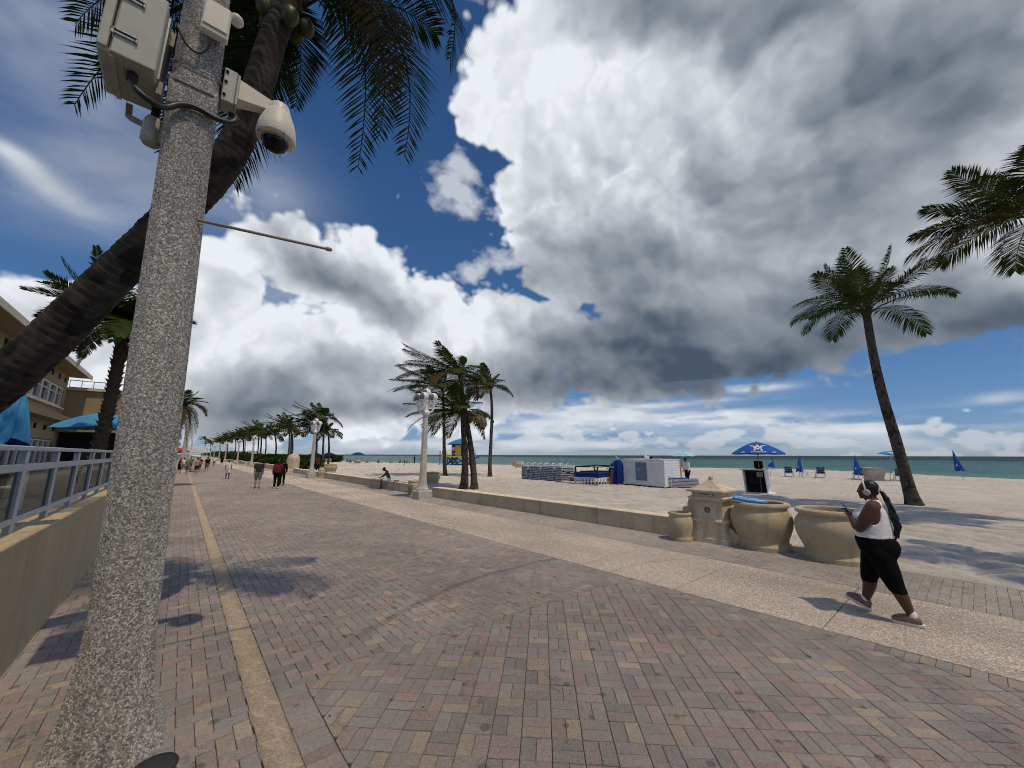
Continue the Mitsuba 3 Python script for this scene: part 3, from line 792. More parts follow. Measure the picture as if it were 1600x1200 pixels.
bd = thing('bodyboard', 'blue board with white print lying tilted across the urn rim', 'board')
Lb, Wb = 0.86, 0.50
SB = 0.80
outl = [(-Lb / 2, -.20), (-Lb / 2 + .05, -.25), (0.1, -.25), (.30, -.21), (.40, -.10), (.43, 0), (.40, .10), (.30, .21), (0.1, .25), (-Lb / 2 + .05, .25), (-Lb / 2, .20)]
DIR = np.array([0.32, -0.94, -0.13]); DIR /= np.linalg.norm(DIR)
SID = np.array([0.93, 0.34, 0.10]); SID -= DIR * (SID @ DIR); SID /= np.linalg.norm(SID)
BU = np.cross(DIR, SID); BU = BU if BU[2] > 0 else -BU
part(bd, 'deck', turn(prism(np.array(outl), -0.025, 0.02), DIR * SB, SID * SB, BU, (10.10, 3.50, 1.055)), M['bright_blue'])
part(bd, 'print', turn(cat(*[move(prism(np.array([(-.05, -.02), (.06, -.012), (.05, .015), (-.06, .02)]) * rng.uniform(.7, 1.5), 0.0205, 0.0235), (x, yv, 0), rng.uniform(-.5, .5)) for x, yv in ((-.33, -.12), (-.28, .04), (-.22, .13), (-.18, -.06), (-.10, .06), (-.05, -.14), (.05, .02), (.14, .1), (.22, -.05), (.30, .03))]), DIR * SB, SID * SB, BU, (10.10, 3.50, 1.055)), M['white'])

# ------------------------------------------------------------------ lamps along the walk
def lamp(at, label, detail=True, group='white globe lamp posts along the walk'):
    k = thing('lamp_post', label, 'lamp post', group)
    x, y, z = at
    part(k, 'plinth', move(lathe([(.345, 0), (.345, .36), (.32, .40)], square=True), at), M['lamp_stone'])
    part(k, 'foot', lathe([(.30, .402), (.31, .46), (.28, .50), (.245, .54), (.21, .66), (.185, .86), (.172, 1.05)], 20, at), M['lamp_stone'], smooth=30)
    part(k, 'shaft', lathe([(.172, 1.05), (.125, 3.95)], 8, at), M['lamp_stone'])
    part(k, 'collar', lathe([(.13, 3.95), (.20, 4.0), (.22, 4.08), (.16, 4.14), (.12, 4.22), (.11, 4.55), (.15, 4.62), (.10, 4.7)], 16, at), M['white'], smooth=30)
    for i in range(4):
        a = math.pi / 4 + i * math.pi / 2
        c, s = math.cos(a), math.sin(a)
        top = (x + .36 * c, y + .36 * s, z + 4.42)
        if detail:
            part(k, 'arm', tube(smooth_path([(x + .1 * c, y + .1 * s, z + 4.12), (x + .26 * c, y + .26 * s, z + 4.12), (x + .35 * c, y + .35 * s, z + 4.2), top], 8), .05, 6), M['white'], smooth=True)
            part(k, 'cup', lathe([(.05, -.12), (.085, -.02), (.12, .16), (.15, .22), (.13, .25)], 14, top), M['white'], smooth=30)
        globe(k, (top[0], top[1], top[2] + .42))
    if detail:
        part(k, 'cup', lathe([(.09, 4.7), (.12, 4.78), (.15, 4.84), (.13, 4.86)], 14, at), M['white'], smooth=30)
    globe(k, (x, y, z + 5.08))
    return k


def globe(k, c, r=0.215):
    g = part(k, 'globe', ball(c, r, 3), M['globe'], smooth=True)
    m = trimesh.creation.icosphere(subdivisions=3, radius=r * 1.012)
    t = m.triangles_center / r
    keep = (t @ np.array([-0.96, -0.28, 0.0]) > 0.62) & (np.abs(t[:, 2]) < 0.66)
    sm = m.submesh([np.flatnonzero(keep)], append=True)
    part(g, 'shade', (np.array(sm.vertices) + c, np.array(sm.faces)), M['globe_shade'], smooth=True)


lamp((8.90, 17.15, 0), 'nearest white lamp post with clustered globes, in front of the palms')
lamp((9.0, 38.5, 0), 'second white lamp post with globes, beside the stone marker')
for o_, y in zip(('third', 'fourth', 'fifth', 'sixth', 'seventh', 'eighth', 'ninth', 'tenth'), (80, 103, 135, 159, 187, 212, 246, 290)):
    lamp((9.2, y, 0), f'{o_} white globe lamp post from the camera in the receding row', detail=False)


# ------------------------------------------------------------------ palms
def bez(p0, p1, p2, p3, n):
    t = np.linspace(0, 1, n)[:, None]
    return (1 - t) ** 3 * p0 + 3 * (1 - t) ** 2 * t * p1 + 3 * (1 - t) * t * t * p2 + t ** 3 * p3


def frond(base, tip, arch=0.8, leaf=0.75, n=60, droop=0.5, wind=(0, 0, 0), width=0.045, dead=0.0, seed=0, petiole=0.16, rise=None, hang=False, side_dir=None):
    """One feather leaf from base to tip: (mesh of leaflets and rachis, uv). arch: how high its back rises; droop: how far the leaflets hang."""
    r = np.random.default_rng(seed)
    base, tip, wind = np.asarray(base, float), np.asarray(tip, float), np.asarray(wind, float)
    H = tip - base
    up = np.array([0, 0, 1.0])
    flat = H * [1, 1, 0]
    c = bez(base, base + 0.35 * flat + up * arch * (1.0 if rise is None else rise), base + 0.85 * flat + up * (0.55 * arch + 0.45 * H[2]), tip, 24)
    if hang:                                    # goes out, then drops straight down
        c = bez(base, base + 0.60 * flat + up * arch, base + 1.14 * flat + up * (0.30 * arch + 0.15 * H[2]), tip, 24)
    s = np.linspace(0, 1, 24)
    length = np.linalg.norm(np.diff(c, axis=0), axis=1).sum()
    rad = 0.028 * (length / 4) * (1 - 0.93 * s) + 0.003
    vr, fr = tube(c, rad, 4, caps=False)
    t = petiole + (1 - petiole) * (np.arange(n) + 0.5) / n
    t = np.repeat(t, 2)
    side = np.tile([1.0, -1.0], n)
    t = np.clip(t + r.normal(0, 0.25 / n, len(t)), 0, 0.999)
    pos = np.stack([np.interp(t, s, c[:, k]) for k in range(3)], -1)
    tan = np.gradient(c, axis=0)
    tan /= np.linalg.norm(tan, axis=1, keepdims=True)
    tg = np.stack([np.interp(t, s, tan[:, k]) for k in range(3)], -1)
    sd = np.cross(tg, up)
    if side_dir is not None:
        q_ = np.asarray(side_dir, float)
        sd = q_ - tg * (tg @ q_)[:, None]
    sd /= np.linalg.norm(sd, axis=1, keepdims=True) + 1e-9
    nr = np.cross(sd, tg)
    fwd = 0.35 + 0.75 * t ** 1.5
    L = leaf * (0.35 + 0.65 * np.sin(np.pi * np.clip((t - petiole) / (1 - petiole), 0, 1) ** 0.8) ** 0.7) * (1 - 0.45 * t ** 4) * r.uniform(0.82, 1.12, len(t))
    d0 = sd * side[:, None] + tg * fwd[:, None] + nr * (0.30 - 0.2 * droop) + r.normal(0, 0.06, (len(t), 3))
    d0 /= np.linalg.norm(d0, axis=1, keepdims=True)
    dr_ = droop * r.uniform(0.7, 1.3, len(t))[:, None]
    mid = pos + L[:, None] * 0.5 * d0 - up * L[:, None] * 0.10 * dr_ + wind * L[:, None] * 0.12
    end = pos + L[:, None] * (0.92 * d0) - up * L[:, None] * 0.45 * dr_ + wind * L[:, None] * 0.5
    wv = np.cross(end - pos, nr)
    wv = wv / (np.linalg.norm(wv, axis=1, keepdims=True) + 1e-9) * width / 2
    v = np.stack([pos - wv * 0.4, pos + wv * 0.4, mid + wv, mid - wv, end], 1).reshape(-1, 3)
    k = np.arange(len(t))[:, None] * 5
    f = np.concatenate([k + [0, 1, 2], k + [0, 2, 3], k + [3, 2, 4]])
    u = np.stack([np.tile([0.1, 0.1, 0.35, 0.35, 0.75 + 0.2 * dead], len(t)), np.full(len(t) * 5, dead)], -1)
    return (np.vstack([v, vr]), np.vstack([f, fr + len(v)])), np.vstack([u, np.tile([0.45, 0.3 + 0.7 * dead], (len(vr), 1))])


def trunk_mesh(points, r0, r1, sides=16, ring=0.11, flare=0.0, amp=0.045, n=None):
    """A ringed coconut trunk with its base flared: (mesh, uv)."""
    p = smooth_path(points, 400)
    L = np.linalg.norm(np.diff(p, axis=0), axis=1).sum()
    n = n or max(16, int(L / ring * 3))
    p = smooth_path(points, n)
    s = np.linspace(0, L, n)
    r = r0 + (r1 - r0) * s / L + flare * np.exp(-s / 0.35)
    saw = (s / ring) % 1.0
    r = r * (1 + amp * (0.5 - saw)) * (1 + 0.05 * (meshkit.noise(np.stack([s * 1.3, 0 * s, 0 * s + r0 * 50], -1)) - 0.5))
    v, f = tube(p, r, sides)
    u = np.vstack([np.stack([np.repeat(s * 0, sides) + np.tile(np.arange(sides) / sides, n), np.repeat(s, sides)], -1), [[0, 0], [0, L]]])
    v = v + (meshkit.noise(v * 9, 3)[:, None] - 0.5) * 0.016
    return (v, f), u


def palm(name, pts, r0, r1, fronds, label, group=None, crown_parts=True, nuts=0, leaf=0.75, n=60, width=0.045, wind=(0, 0, 0), sides=14, ring=0.11, flare=0.12, seed=0, cat_='palm tree', trunk=True, amp=.045, bark_='bark', leaf_='frond'):
    k = thing(name, label, cat_, group)
    r = np.random.default_rng(seed)
    if trunk:
        m, u = trunk_mesh(pts, r0, r1, sides, ring, flare, amp, n=None if crown_parts else 24)
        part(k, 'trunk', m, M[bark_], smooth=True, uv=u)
    top = np.asarray(pts[-1], float)
    ms, us = [], []
    for i, fr in enumerate(fronds):
        dead = fr.get('dead', 0.0)
        a = dict(arch=0.8, droop=0.5)
        a.update({q: fr[q] for q in ('arch', 'droop', 'rise', 'petiole', 'hang', 'side_dir') if q in fr})
        base = top + np.array([*(r.normal(0, 0.05, 2)), r.uniform(-.05, .15)])
        m, u = frond(base, fr['tip'], leaf=leaf * fr.get('leaf', 1), n=fr.get('n', n), width=width, wind=wind, dead=dead, seed=seed * 100 + i, **a)
        if crown_parts:
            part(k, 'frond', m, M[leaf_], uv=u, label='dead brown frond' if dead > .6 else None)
        else:
            ms.append(m)
            us.append(u)
    if ms:
        part(k, 'crown', cat(*ms), M['frond'], uv=np.vstack(us))
    if crown_parts:
        sh = [tube(smooth_path([top + [.0, .0, -.35], top + np.array([.10 * math.cos(a), .10 * math.sin(a), 0.0]), top + np.array([.22 * math.cos(a), .22 * math.sin(a), .28])], 5), [.10, .085, .07, .05, .03], 6) for a in np.arange(9) * 0.7]
        part(k, 'crown_shaft', cat(*sh), M['boot'], smooth=True)
    for i in range(nuts):
        a = i * 2.4
        part(k, 'coconut', ball(top + np.array([.24 * math.cos(a), .24 * math.sin(a), -.22 - .12 * (i % 3)]), (.10, .10, .135), 2), M['coconut'], smooth=True)
    return k


def ring_of_fronds(top, R, count, wind=(0, 0), seed=0, low=0.35, droop=0.55, dead=2, arch=0.9):
    """Frond tips all round a crown, young ones upright, old ones hanging, blown along wind."""
    r = np.random.default_rng(seed)
    out = []
    for i in range(count):
        a = i * 2.39996 + r.uniform(-.25, .25)
        e = 1.0 - i / (count - 1) * (1 + low) + r.uniform(-.1, .1)        # 1 upright .. -low hanging
        reach = R * math.cos(min(max(e, -0.6), 0.92) * 1.15) * r.uniform(.9, 1.08)
        dz = R * (0.80 * e - 0.10) if e > 0 else R * (0.75 * e - 0.08)
        wk = 1.0 + 0.9 * max(e - 0.3, 0) if e > -0.2 else 0.6
        t = np.asarray(top, float) + [reach * math.cos(a) + wind[0] * R * wk, reach * math.sin(a) + wind[1] * R * wk, dz]
        out.append(dict(tip=t, arch=arch * R * 0.34 * (0.55 + 0.5 * max(e, 0)), droop=droop * (1.25 - 0.6 * max(e, 0)), dead=float(i >= count - dead) * r.uniform(.5, 1.0)))
    return out


WIND = (-0.42, 0.36, 0.05)
# the leaning palm over the near post
lean = [(-2.9, 7.1, 0.9), (-2.35, 6.75, 1.55), (-1.78, 6.4, 2.35), (-1.48, 6.2, 2.75), (-0.99, 5.9, 3.6), (-0.36, 5.5, 4.78), (-0.02, 5.3, 5.5), (0.16, 5.15, 6.4), (0.24, 5.1, 7.2), (0.36, 5.1, 8.0)]
tips = [dict(tip=(1.88, 3.40, 6.70), arch=.75, hang=True, droop=.8, leaf=1.1), dict(tip=(1.22, 4.38, 5.50), arch=.35, droop=.15, hang=True, leaf=1.05, side_dir=(.93, -.35, .1)), dict(tip=(1.74, 4.25, 5.85), arch=.5, droop=.2, hang=True, side_dir=(.9, -.2, .25)), dict(tip=(1.35, 4.0, 6.35), arch=.4, droop=.3, dead=.9, hang=True, side_dir=(.95, -.3, 0)), dict(tip=(1.45, 4.4, 6.1), arch=.5, droop=.25, hang=True, side_dir=(.8, -.55, .2)),
        dict(tip=(0.62, 5.38, 6.75), arch=.15, droop=.3, hang=True, leaf=.7, side_dir=(.9, -.3, 0)), dict(tip=(0.10, 6.65, 6.05), arch=.4, droop=.9), dict(tip=(-1.62, 6.94, 6.5), arch=.9, droop=.3), dict(tip=(-1.56, 6.1, 7.0), arch=.8, droop=.6), dict(tip=(-1.5, 7.4, 7.4), arch=.9, droop=.5),
        dict(tip=(-.75, 7.2, 6.5), arch=.6, droop=.6), dict(tip=(-.1, 6.4, 7.2), arch=.5, droop=1.), dict(tip=(-.2, 6.6, 7.9), arch=.8, droop=.9), dict(tip=(.1, 6.5, 7.0), arch=.4, droop=1.), dict(tip=(-.5, 6.8, 7.5), arch=.7, droop=.9),
        dict(tip=(2.3, 4.6, 8.6), arch=.9), dict(tip=(-2.0, 4.6, 8.6), arch=1.), dict(tip=(-.6, 3.0, 8.7), arch=1.), dict(tip=(1.5, 2.8, 8.9), arch=1.), dict(tip=(.2, 5.6, 11.0), arch=1.2), dict(tip=(1.2, 5.0, 10.7), arch=1.3), dict(tip=(-.9, 6.1, 10.6), arch=1.3), dict(tip=(.5, 3.9, 10.6), arch=1.3), dict(tip=(-1.9, 5.6, 9.2), arch=1.)]
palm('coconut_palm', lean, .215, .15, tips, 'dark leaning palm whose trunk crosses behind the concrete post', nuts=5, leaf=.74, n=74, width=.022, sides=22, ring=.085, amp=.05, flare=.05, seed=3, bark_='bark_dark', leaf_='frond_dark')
# the two palms on the right
tr = [(24.0, 1.97, -.1), (23.55, 2.05, 1.22), (23.06, 2.11, 2.7), (22.58, 2.19, 4.03), (22.15, 2.23, 5.34), (21.78, 2.22, 6.68), (21.46, 2.18, 7.95)]
palm('coconut_palm', tr, .22, .135, [dict(tip=np.array([21.46, 2.18, 7.95]) + .91 * (np.array(t) - [21.46, 2.18, 7.95]), arch=a, droop=d) for t, a, d in [((18.95, 4.2, 8.4), .9, .8), ((19.4, 4.1, 7.1), .8, .9), ((23.7, 0.5, 7.1), .8, .9), ((23.9, -.4, 9.0), .9, .6), ((23.1, 0.1, 10.5), .9, .5), ((21.9, 1.0, 11.1), .9, .4),
     ((20.4, 2.4, 11.0), .9, .4), ((19.4, 3.4, 9.8), .9, .6), ((22.2, 2.8, 11.3), .8, .4), ((20.9, 3.3, 10.7), .9, .5), ((24.0, 2.9, 8.9), 1., .6), ((20.4, 1.0, 8.8), 1., .8), ((22.9, 4.6, 8.8), 1., .7), ((21.2, 5.0, 8.2), 1., .8), ((22.6, -.6, 8.4), 1., .8), ((20.8, -.4, 9.6), 1., .6), ((19.3, 2.0, 9.4), 1., .7), ((22.7, 1.2, 10.3), .9, .5), ((23.8, 3.9, 7.6), .9, .9)]],
     'tall palm leaning left on the sand behind the walking woman', leaf=.95, n=84, width=.036, wind=(-.2, .15, 0), flare=.14, seed=5)
rr = [(21.7, -3.7, -.1), (21.3, -3.2, 2.8), (20.9, -2.7, 6.3), (20.55, -2.4, 9.75)]
palm('coconut_palm', rr, .20, .13, ring_of_fronds((20.55, -2.4, 9.75), 2.9, 24, (-.10, .12), 11, droop=.8), 'palm crown cut off by the right edge of the picture', leaf=1.05, n=84, width=.04, wind=(-.2, .15, 0), seed=6)
palm('coconut_palm', [(13.4, -5.2, -.1), (13.0, -4.9, 4), (12.8, -4.6, 9.0)], .2, .13, ring_of_fronds((12.8, -4.6, 9.0), 2.0, 7, (-.05, .1), 12), 'palm outside the right edge that throws frond shadows on the sand', leaf=.85, n=40, width=.06, seed=8)
# the group behind the nearest lamp
palm('coconut_palm', [(13.15, 20.15, -.1), (13.2, 20.1, 1.6), (13.1, 20.15, 3.2), (13.05, 20.2, 4.5)], .23, .14, ring_of_fronds((13.05, 20.2, 4.5), 2.8, 28, (-.30, .16), 21, low=.6, dead=6, droop=.6), 'short bushy palm with brown lower fronds behind the nearest lamp post', leaf=.85, n=58, width=.05, wind=WIND, seed=21)
palm('coconut_palm', [(13.75, 19.85, -.1), (13.6, 19.95, 2.0), (13.3, 20.3, 4.5), (13.1, 20.7, 7.0)], .2, .12, ring_of_fronds((13.1, 20.7, 7.0), 3.0, 22, (-.40, .22), 22, droop=.6), 'palm rising from behind the short bushy one', leaf=.85, n=56, width=.052, wind=WIND, seed=22)
palm('coconut_palm', [(19.9, 33.7, -.1), (19.7, 33.8, 3), (19.6, 33.9, 6), (19.45, 34.1, 8.6)], .19, .12, ring_of_fronds((19.45, 34.1, 8.6), 3.6, 22, (-.42, .24), 23, droop=.6), 'slim palm whose trunk stands in front of the lifeguard tower', leaf=1.0, n=50, width=.068, wind=WIND, seed=23)
palm('coconut_palm', [(22.7, 30.2, -.1), (22.75, 30.2, 3), (22.8, 30.15, 6), (22.65, 30.25, 8.6)], .19, .12, ring_of_fronds((22.65, 30.25, 8.6), 3.5, 21, (-.30, .22), 24, dead=4, droop=.7), 'slim straight palm to the right of the palm group', leaf=1.0, n=50, width=.068, wind=WIND, seed=24)
for i, (x, y, h) in enumerate([(17.1, 66, 7.6), (18.4, 68.5, 5.6), (16.5, 69.8, 6.7)]):
    palm('coconut_palm', [(x, y, -.1), (x + .3 * (i - 1), y + .2, h * .5), (x - .3, y + .3, h)], .19, .12, ring_of_fronds((x - .3, y + .3, h), 3.9, 20, (-.40, .24), 30 + i, droop=.7), ['front palm of the clump of three on the open sand past the second lamp', 'right-hand shorter palm of the clump of three on the open sand', 'left rear palm of the clump of three on the open sand'][i], 'clump of three palms on the sand', False, leaf=1.2, n=34, width=.12, wind=WIND, sides=8, seed=30 + i)
ORDS = 'first second third fourth fifth sixth seventh eighth ninth tenth eleventh twelfth thirteenth fourteenth fifteenth sixteenth seventeenth eighteenth'.split()
for i, (x, y, h) in enumerate([(16.8, 93, 11.4), (18.6, 99, 10.0), (19.6, 106, 11.6), (16.2, 104, 9.0), (15.0, 118, 11.5), (17.2, 126, 10.5), (15.4, 136, 11), (18.0, 147, 12), (15.2, 158, 11), (17, 172, 12), (15.6, 188, 11.5), (18, 204, 12), (15.4, 222, 13), (17, 245, 13), (15.6, 275, 13), (18, 310, 14), (14.6, 350, 14), (13.0, 400, 20)]):
    h *= .70
    palm('coconut_palm', [(x, y, -.1), (x + .2, y, h * .5), (x - .3, y + .3, h)], .21, .14, ring_of_fronds((x - .3, y + .3, h), 4.0, 19, (-.40, .24), 50 + i, droop=.7), f'wind-blown palm {ORDS[i]} from the near end of the far row along the walk', 'far row of palms along the walk', False, leaf=1.25, n=20, width=.17 if y < 150 else .28, wind=WIND, sides=6, seed=50 + i)


# the date palm on the terrace: a trunk of cut leaf bases and a full round crown
def date_palm(base, top, r, fronds, label, boots=170, seed=1):
    k = thing('date_palm', label, 'palm tree')
    p = smooth_path([base, (np.asarray(base) + top) / 2 + [.05, 0, 0], top], 30)
    part(k, 'trunk', tube(p, np.linspace(r, r * .85, 30), 14), M['boot'], smooth=True)
    rr_ = np.random.default_rng(seed)
    ms = []
    for i in range(boots):
        s = i / boots
        c = np.array([np.interp(s, np.linspace(0, 1, 30), p[:, q]) for q in range(3)])
        a = i * 2.39996
        o = np.array([math.cos(a), math.sin(a), 0])
        side = np.array([-o[1], o[0], 0])
        b = c + o * r * (1 - .15 * s) * .9
        L = rr_.uniform(.08, .14)
        tip = b + o * L * .55 + np.array([0, 0, L])
        w = .055
        ms.append((np.array([b - side * w, b + side * w, b + [0, 0, .07] - o * .03, tip + side * .03, tip - side * .03, tip + o * .03]), np.array([[0, 1, 3], [0, 3, 4], [0, 4, 2], [1, 2, 3], [2, 4, 3], [4, 5, 3]])))
    part(k, 'leaf_base', cat(*ms), M['boot'], kind='stuff')
    for i, fr in enumerate(fronds):
        m, u = frond(np.asarray(top) + rr_.normal(0, .06, 3), fr['tip'], arch=fr.get('arch', .6), leaf=.56, n=80, droop=.22, width=.03, dead=fr.get('dead', 0), seed=700 + i + seed * 50, petiole=.1)
        part(k, 'frond', m, M['frond'], uv=u, label='dead hanging frond' if fr.get('dead', 0) > .6 else None)
    return k


DT = np.array([-1.62, 14.5, 5.35])
df = [dict(tip=t) for t in [(-3.45, 14.4, 6.0), (-2.95, 14.3, 6.95), (-3.2, 14.8, 5.45), (-0.2, 14.6, 5.9), (-2.3, 13.6, 7.2), (-1.3, 14.9, 7.5), (-.6, 14.2, 7.0), (-2.9, 13.2, 5.9), (-1.8, 12.9, 6.6), (-.5, 13.2, 6.2), (-2.6, 16.0, 6.6), (-.7, 16.1, 6.6), (-1.6, 16.4, 5.9)]]
df += [dict(tip=(DT[0] + 1.25 * math.cos(a), DT[1] + 1.25 * math.sin(a), DT[2] + z), arch=.5) for a, z in [(0.4, -.6), (1.5, -.5), (2.4, -.55), (3.3, -.45), (3.9, -.75), (4.7, -.6), (5.5, -.5), (2.9, .1), (3.6, .15), (4.3, .0), (5.1, .1), (5.9, .05), (0.9, .1)]]
df += [dict(tip=(DT[0] + q * math.cos(a), DT[1] + q * math.sin(a), DT[2] + z), arch=.5) for a, q, z in [(i * 2.39996, 1.2 + .5 * ((i * 7) % 5) / 5, 1.1 - 1.9 * ((i * 11) % 26) / 26) for i in range(26)]]
df += [dict(tip=(-2.25, 14.2, 4.25), arch=.3, dead=.95), dict(tip=(-.95, 14.1, 4.2), arch=.3, dead=.9)]
date_palm((-1.74, 14.5, 0.9), tuple(DT), .135, df, 'rough-trunked date palm with a full crown rising behind the terrace railing')
df2 = [dict(tip=(-.55 + q * math.cos(a), 33 + q * math.sin(a), 5.0 + z), arch=.6, dead=d) for a, q, z, d in [(0.1, 1.5, -.4, .1), (.9, 1.5, .5, 0), (1.9, 1.4, .8, 0), (2.8, 1.6, .1, 0), (3.7, 1.5, .5, 0), (4.6, 1.5, .2, 0), (5.5, 1.5, .6, 0), (0.4, 1.2, -1.2, .7), (5.9, 1.1, -1.6, .9), (4.9, 1.1, -1.3, .8), (3.0, .6, 1.6, 0), (.2, .9, 1.2, 0), (5.2, .9, 1.1, 0), (.6, 1.7, -.1, 0), (1.4, 1.2, -.9, .8), (2.2, 1.3, -1.0, .7), (5.7, 1.7, -.5, .2), (4.2, 1.5, -.8, .4), (.1, .8, -2.0, 1.), (5.0, .7, -1.9, 1.), (6.1, 1.5, .4, 0), (.3, 1.0, -2.6, 1.), (5.6, .9, -2.6, 1.)]]
date_palm((-.65, 33, 0), (-.55, 33, 5.0), .2, df2, 'palm with brown hanging fronds just beyond the concrete post', 60, 2)

# sea-grape and dune scrub below the far palms
def scrub(boxes, size, seed, count):
    r = np.random.default_rng(seed)
    vs = []
    for (x0, x1, y0, y1, h), c in zip(boxes, count):
        q = np.stack([r.uniform(x0, x1, c), r.uniform(y0, y1, c)], -1)
        hh = h * (0.55 + 0.6 * meshkit.fbm(np.column_stack([q * 0.45, np.zeros(c)]), 3, seed))
        z = hh * np.sqrt(r.uniform(0, 1, c))
        p = np.column_stack([q, z])
        a, b = r.normal(0, 1, (c, 3)), r.normal(0, 1, (c, 3))
        a /= np.linalg.norm(a, axis=1, keepdims=True)
        b -= a * (a * b).sum(1, keepdims=True)
        b /= np.linalg.norm(b, axis=1, keepdims=True)
        s = size * r.uniform(.6, 1.3, (c, 1))
        vs.append(np.stack([p - a * s, p + b * s * .6, p + a * s, p - b * s * .6], 1).reshape(-1, 3))
    v = np.vstack(vs)
    k = np.arange(len(v) // 4)[:, None] * 4
    return v, np.vstack([k + [0, 1, 2], k + [0, 2, 3]])


solo('dune_scrub', scrub([(12, 15.5, 60, 110, 1.5), (12, 34, 112, 122, 2.0), (12, 24, 122, 220, 2.2), (11.5, 30, 220, 420, 4.0)], .26, 4, (14000, 16000, 16000, 8000)), M['leaf'], 'dark green scrub and hedge below the far palms', 'shrubs', kind='stuff')


# ------------------------------------------------------------------ the near concrete post and what hangs on it
post = thing('light_pole', 'concrete post of exposed pebbles standing closest to the camera', 'pole')


def post_rings(levels):
    """Square post with chamfered corners: (z, half width, chamfer, x shift)."""
    out = []
    for z, h, c, dx in levels:
        out.append(np.array([(h, -h + c), (h, h - c), (h - c, h), (-h + c, h), (-h, h - c), (-h, -h + c), (-h + c, -h), (h - c, -h)]) + [dx, 0])
    v = np.vstack([np.column_stack([q, np.full(8, lv[0])]) for q, lv in zip(out, levels)])
    f = []
    for i in range(len(levels) - 1):
        for k in range(8):
            m = (k + 1) % 8
            f.append((i * 8 + k, i * 8 + m, i * 8 + 8 + m, i * 8 + 8 + k))
    return move((v, np.array(f)), (-0.185, 4.24, 0))


lv = [(0, .335, .14, 0), (.06, .315, .13, 0), (.16, .28, .115, 0), (.30, .243, .10, 0), (.48, .218, .088, 0), (.70, .196, .08, 0), (.95, .188, .075, 0), (1.4, .184, .072, -.01), (4.75, .170, .066, -.11), (4.86, .170, .05, -.113), (5.05, .172, .012, -.118), (5.3, .173, .008, -.124), (5.36, .166, .045, -.125), (5.6, .166, .055, -.13), (7.6, .150, .05, -.175)]
part(post, 'shaft', post_rings(lv), M['pebble'], smooth=25)
for z, yy0 in ((5.47, .1), (5.28, -.1), (5.04, .12)):
    ring = [(x - .313, 4.24 + y, z + .02 * x) for x, y in [(-.18, -.15), (-.13, -.18), (.13, -.18), (.18, -.15), (.18, .15), (.13, .18), (-.13, .18), (-.18, .15), (-.18, -.15)]]
    part(post, 'strap', tube(ring, .006, 5), M['rusty'])
rod = thing('banner_rod', 'thin grey metal rod sticking out sideways from the concrete post', 'rod')
part(rod, 'bar', tube([(-.14, 4.08, 4.05), (.90, 3.98, 4.115)], .0135, 10), M['rusty'], smooth=True)
part(rod, 'knob', cat(lathe([(.0001, -.03), (.02, -.03), (.02, .0), (.017, .02), (.0001, .03)], 12, (0, 0, 0))), M['rusty'], smooth=30, tw=T().translate([.90, 3.98, 4.115]).rotate([0, 1, 0], 86))

cab = thing('equipment_box', 'grey-green metal equipment box strapped high on the left of the post', 'box')
BX0, BX1, BY0, BY1, BZ0, BZ1 = -.87, -.535, 3.86, 4.36, 5.08, 5.78
part(cab, 'body', box(((BX0 + BX1) / 2 - .0, (BY0 + BY1) / 2, (BZ0 + BZ1) / 2), (BX1 - BX0, BY1 - BY0, BZ1 - BZ0), bevel=.012), M['enclosure'])
part(cab, 'door', box((BX0 + .205, BY0 - .013, (BZ0 + BZ1) / 2 + .0), (BX1 - BX0 - .075, .022, BZ1 - BZ0 - .0), bevel=.008), M['enclosure'])
part(cab, 'door_stile', box((BX0 + .03, BY0 - .006, (BZ0 + BZ1) / 2 + .012), (.062, .03, BZ1 - BZ0 - .02), bevel=.008), M['enclosure'])
part(cab, 'seam', box((BX0 + .0655, BY0 - .020, (BZ0 + BZ1) / 2 + .01), (.005, .012, BZ1 - BZ0 - .03)), M['dark'])
for z in (5.25, 5.60):
    h = part(cab, 'hinge', cat(box((BX0 + .135, BY0 - .033, z), (.125, .016, .03), bevel=.004), box((BX0 + .072, BY0 - .036, z), (.02, .022, .052), bevel=.004), box((BX0 + .205, BY0 - .036, z), (.014, .022, .044), bevel=.004)), M['steel'])
    part(h, 'pin', tube([(BX0 + .06, BY0 - .045, z + .012), (BX0 + .21, BY0 - .045, z + .012)], .005, 6), M['dark'])
part(cab, 'bottom_rib', cat(box((BX0 + .085, (BY0 + BY1) / 2, BZ0 - .009), (.03, BY1 - BY0 - .02, .016)), box((BX0 + .135, (BY0 + BY1) / 2, BZ0 - .006), (.012, BY1 - BY0 - .04, .010))), M['enclosure'])
part(cab, 'side_plate', box((BX1 + .007, 4.14, 5.43), (.012, .36, .62)), M['steel'])
for bm in (box((BX1 + .020, 4.2, 5.72), (.035, .10, .14)), box((BX1 + .020, 4.05, 5.07), (.035, .12, .12)), cat(bar((-.72, 4.42, 4.98), (-.52, 4.28, 4.86), .05, .035), bar((-.72, 4.42, 4.98), (-.72, 4.36, 5.07), .04, .035))):
    part(cab, 'bracket', bm, M['rusty'])
cnd = thing('junction_tube', 'small grey conduit fitting hanging under the equipment box', 'conduit')
part(cnd, 'body', lathe([(.05, 0), (.07, .03), (.07, .20), (.055, .25)], 16, (-.545, 4.30, 4.72)), M['enclosure'], smooth=30)
part(cnd, 'nipple', lathe([(.03, 0), (.03, .14)], 12, (-.545, 4.30, 4.98)), M['black_rubber'], smooth=30)
cable = thing('cable', 'thick black corrugated cable looping across the concrete post', 'cable')
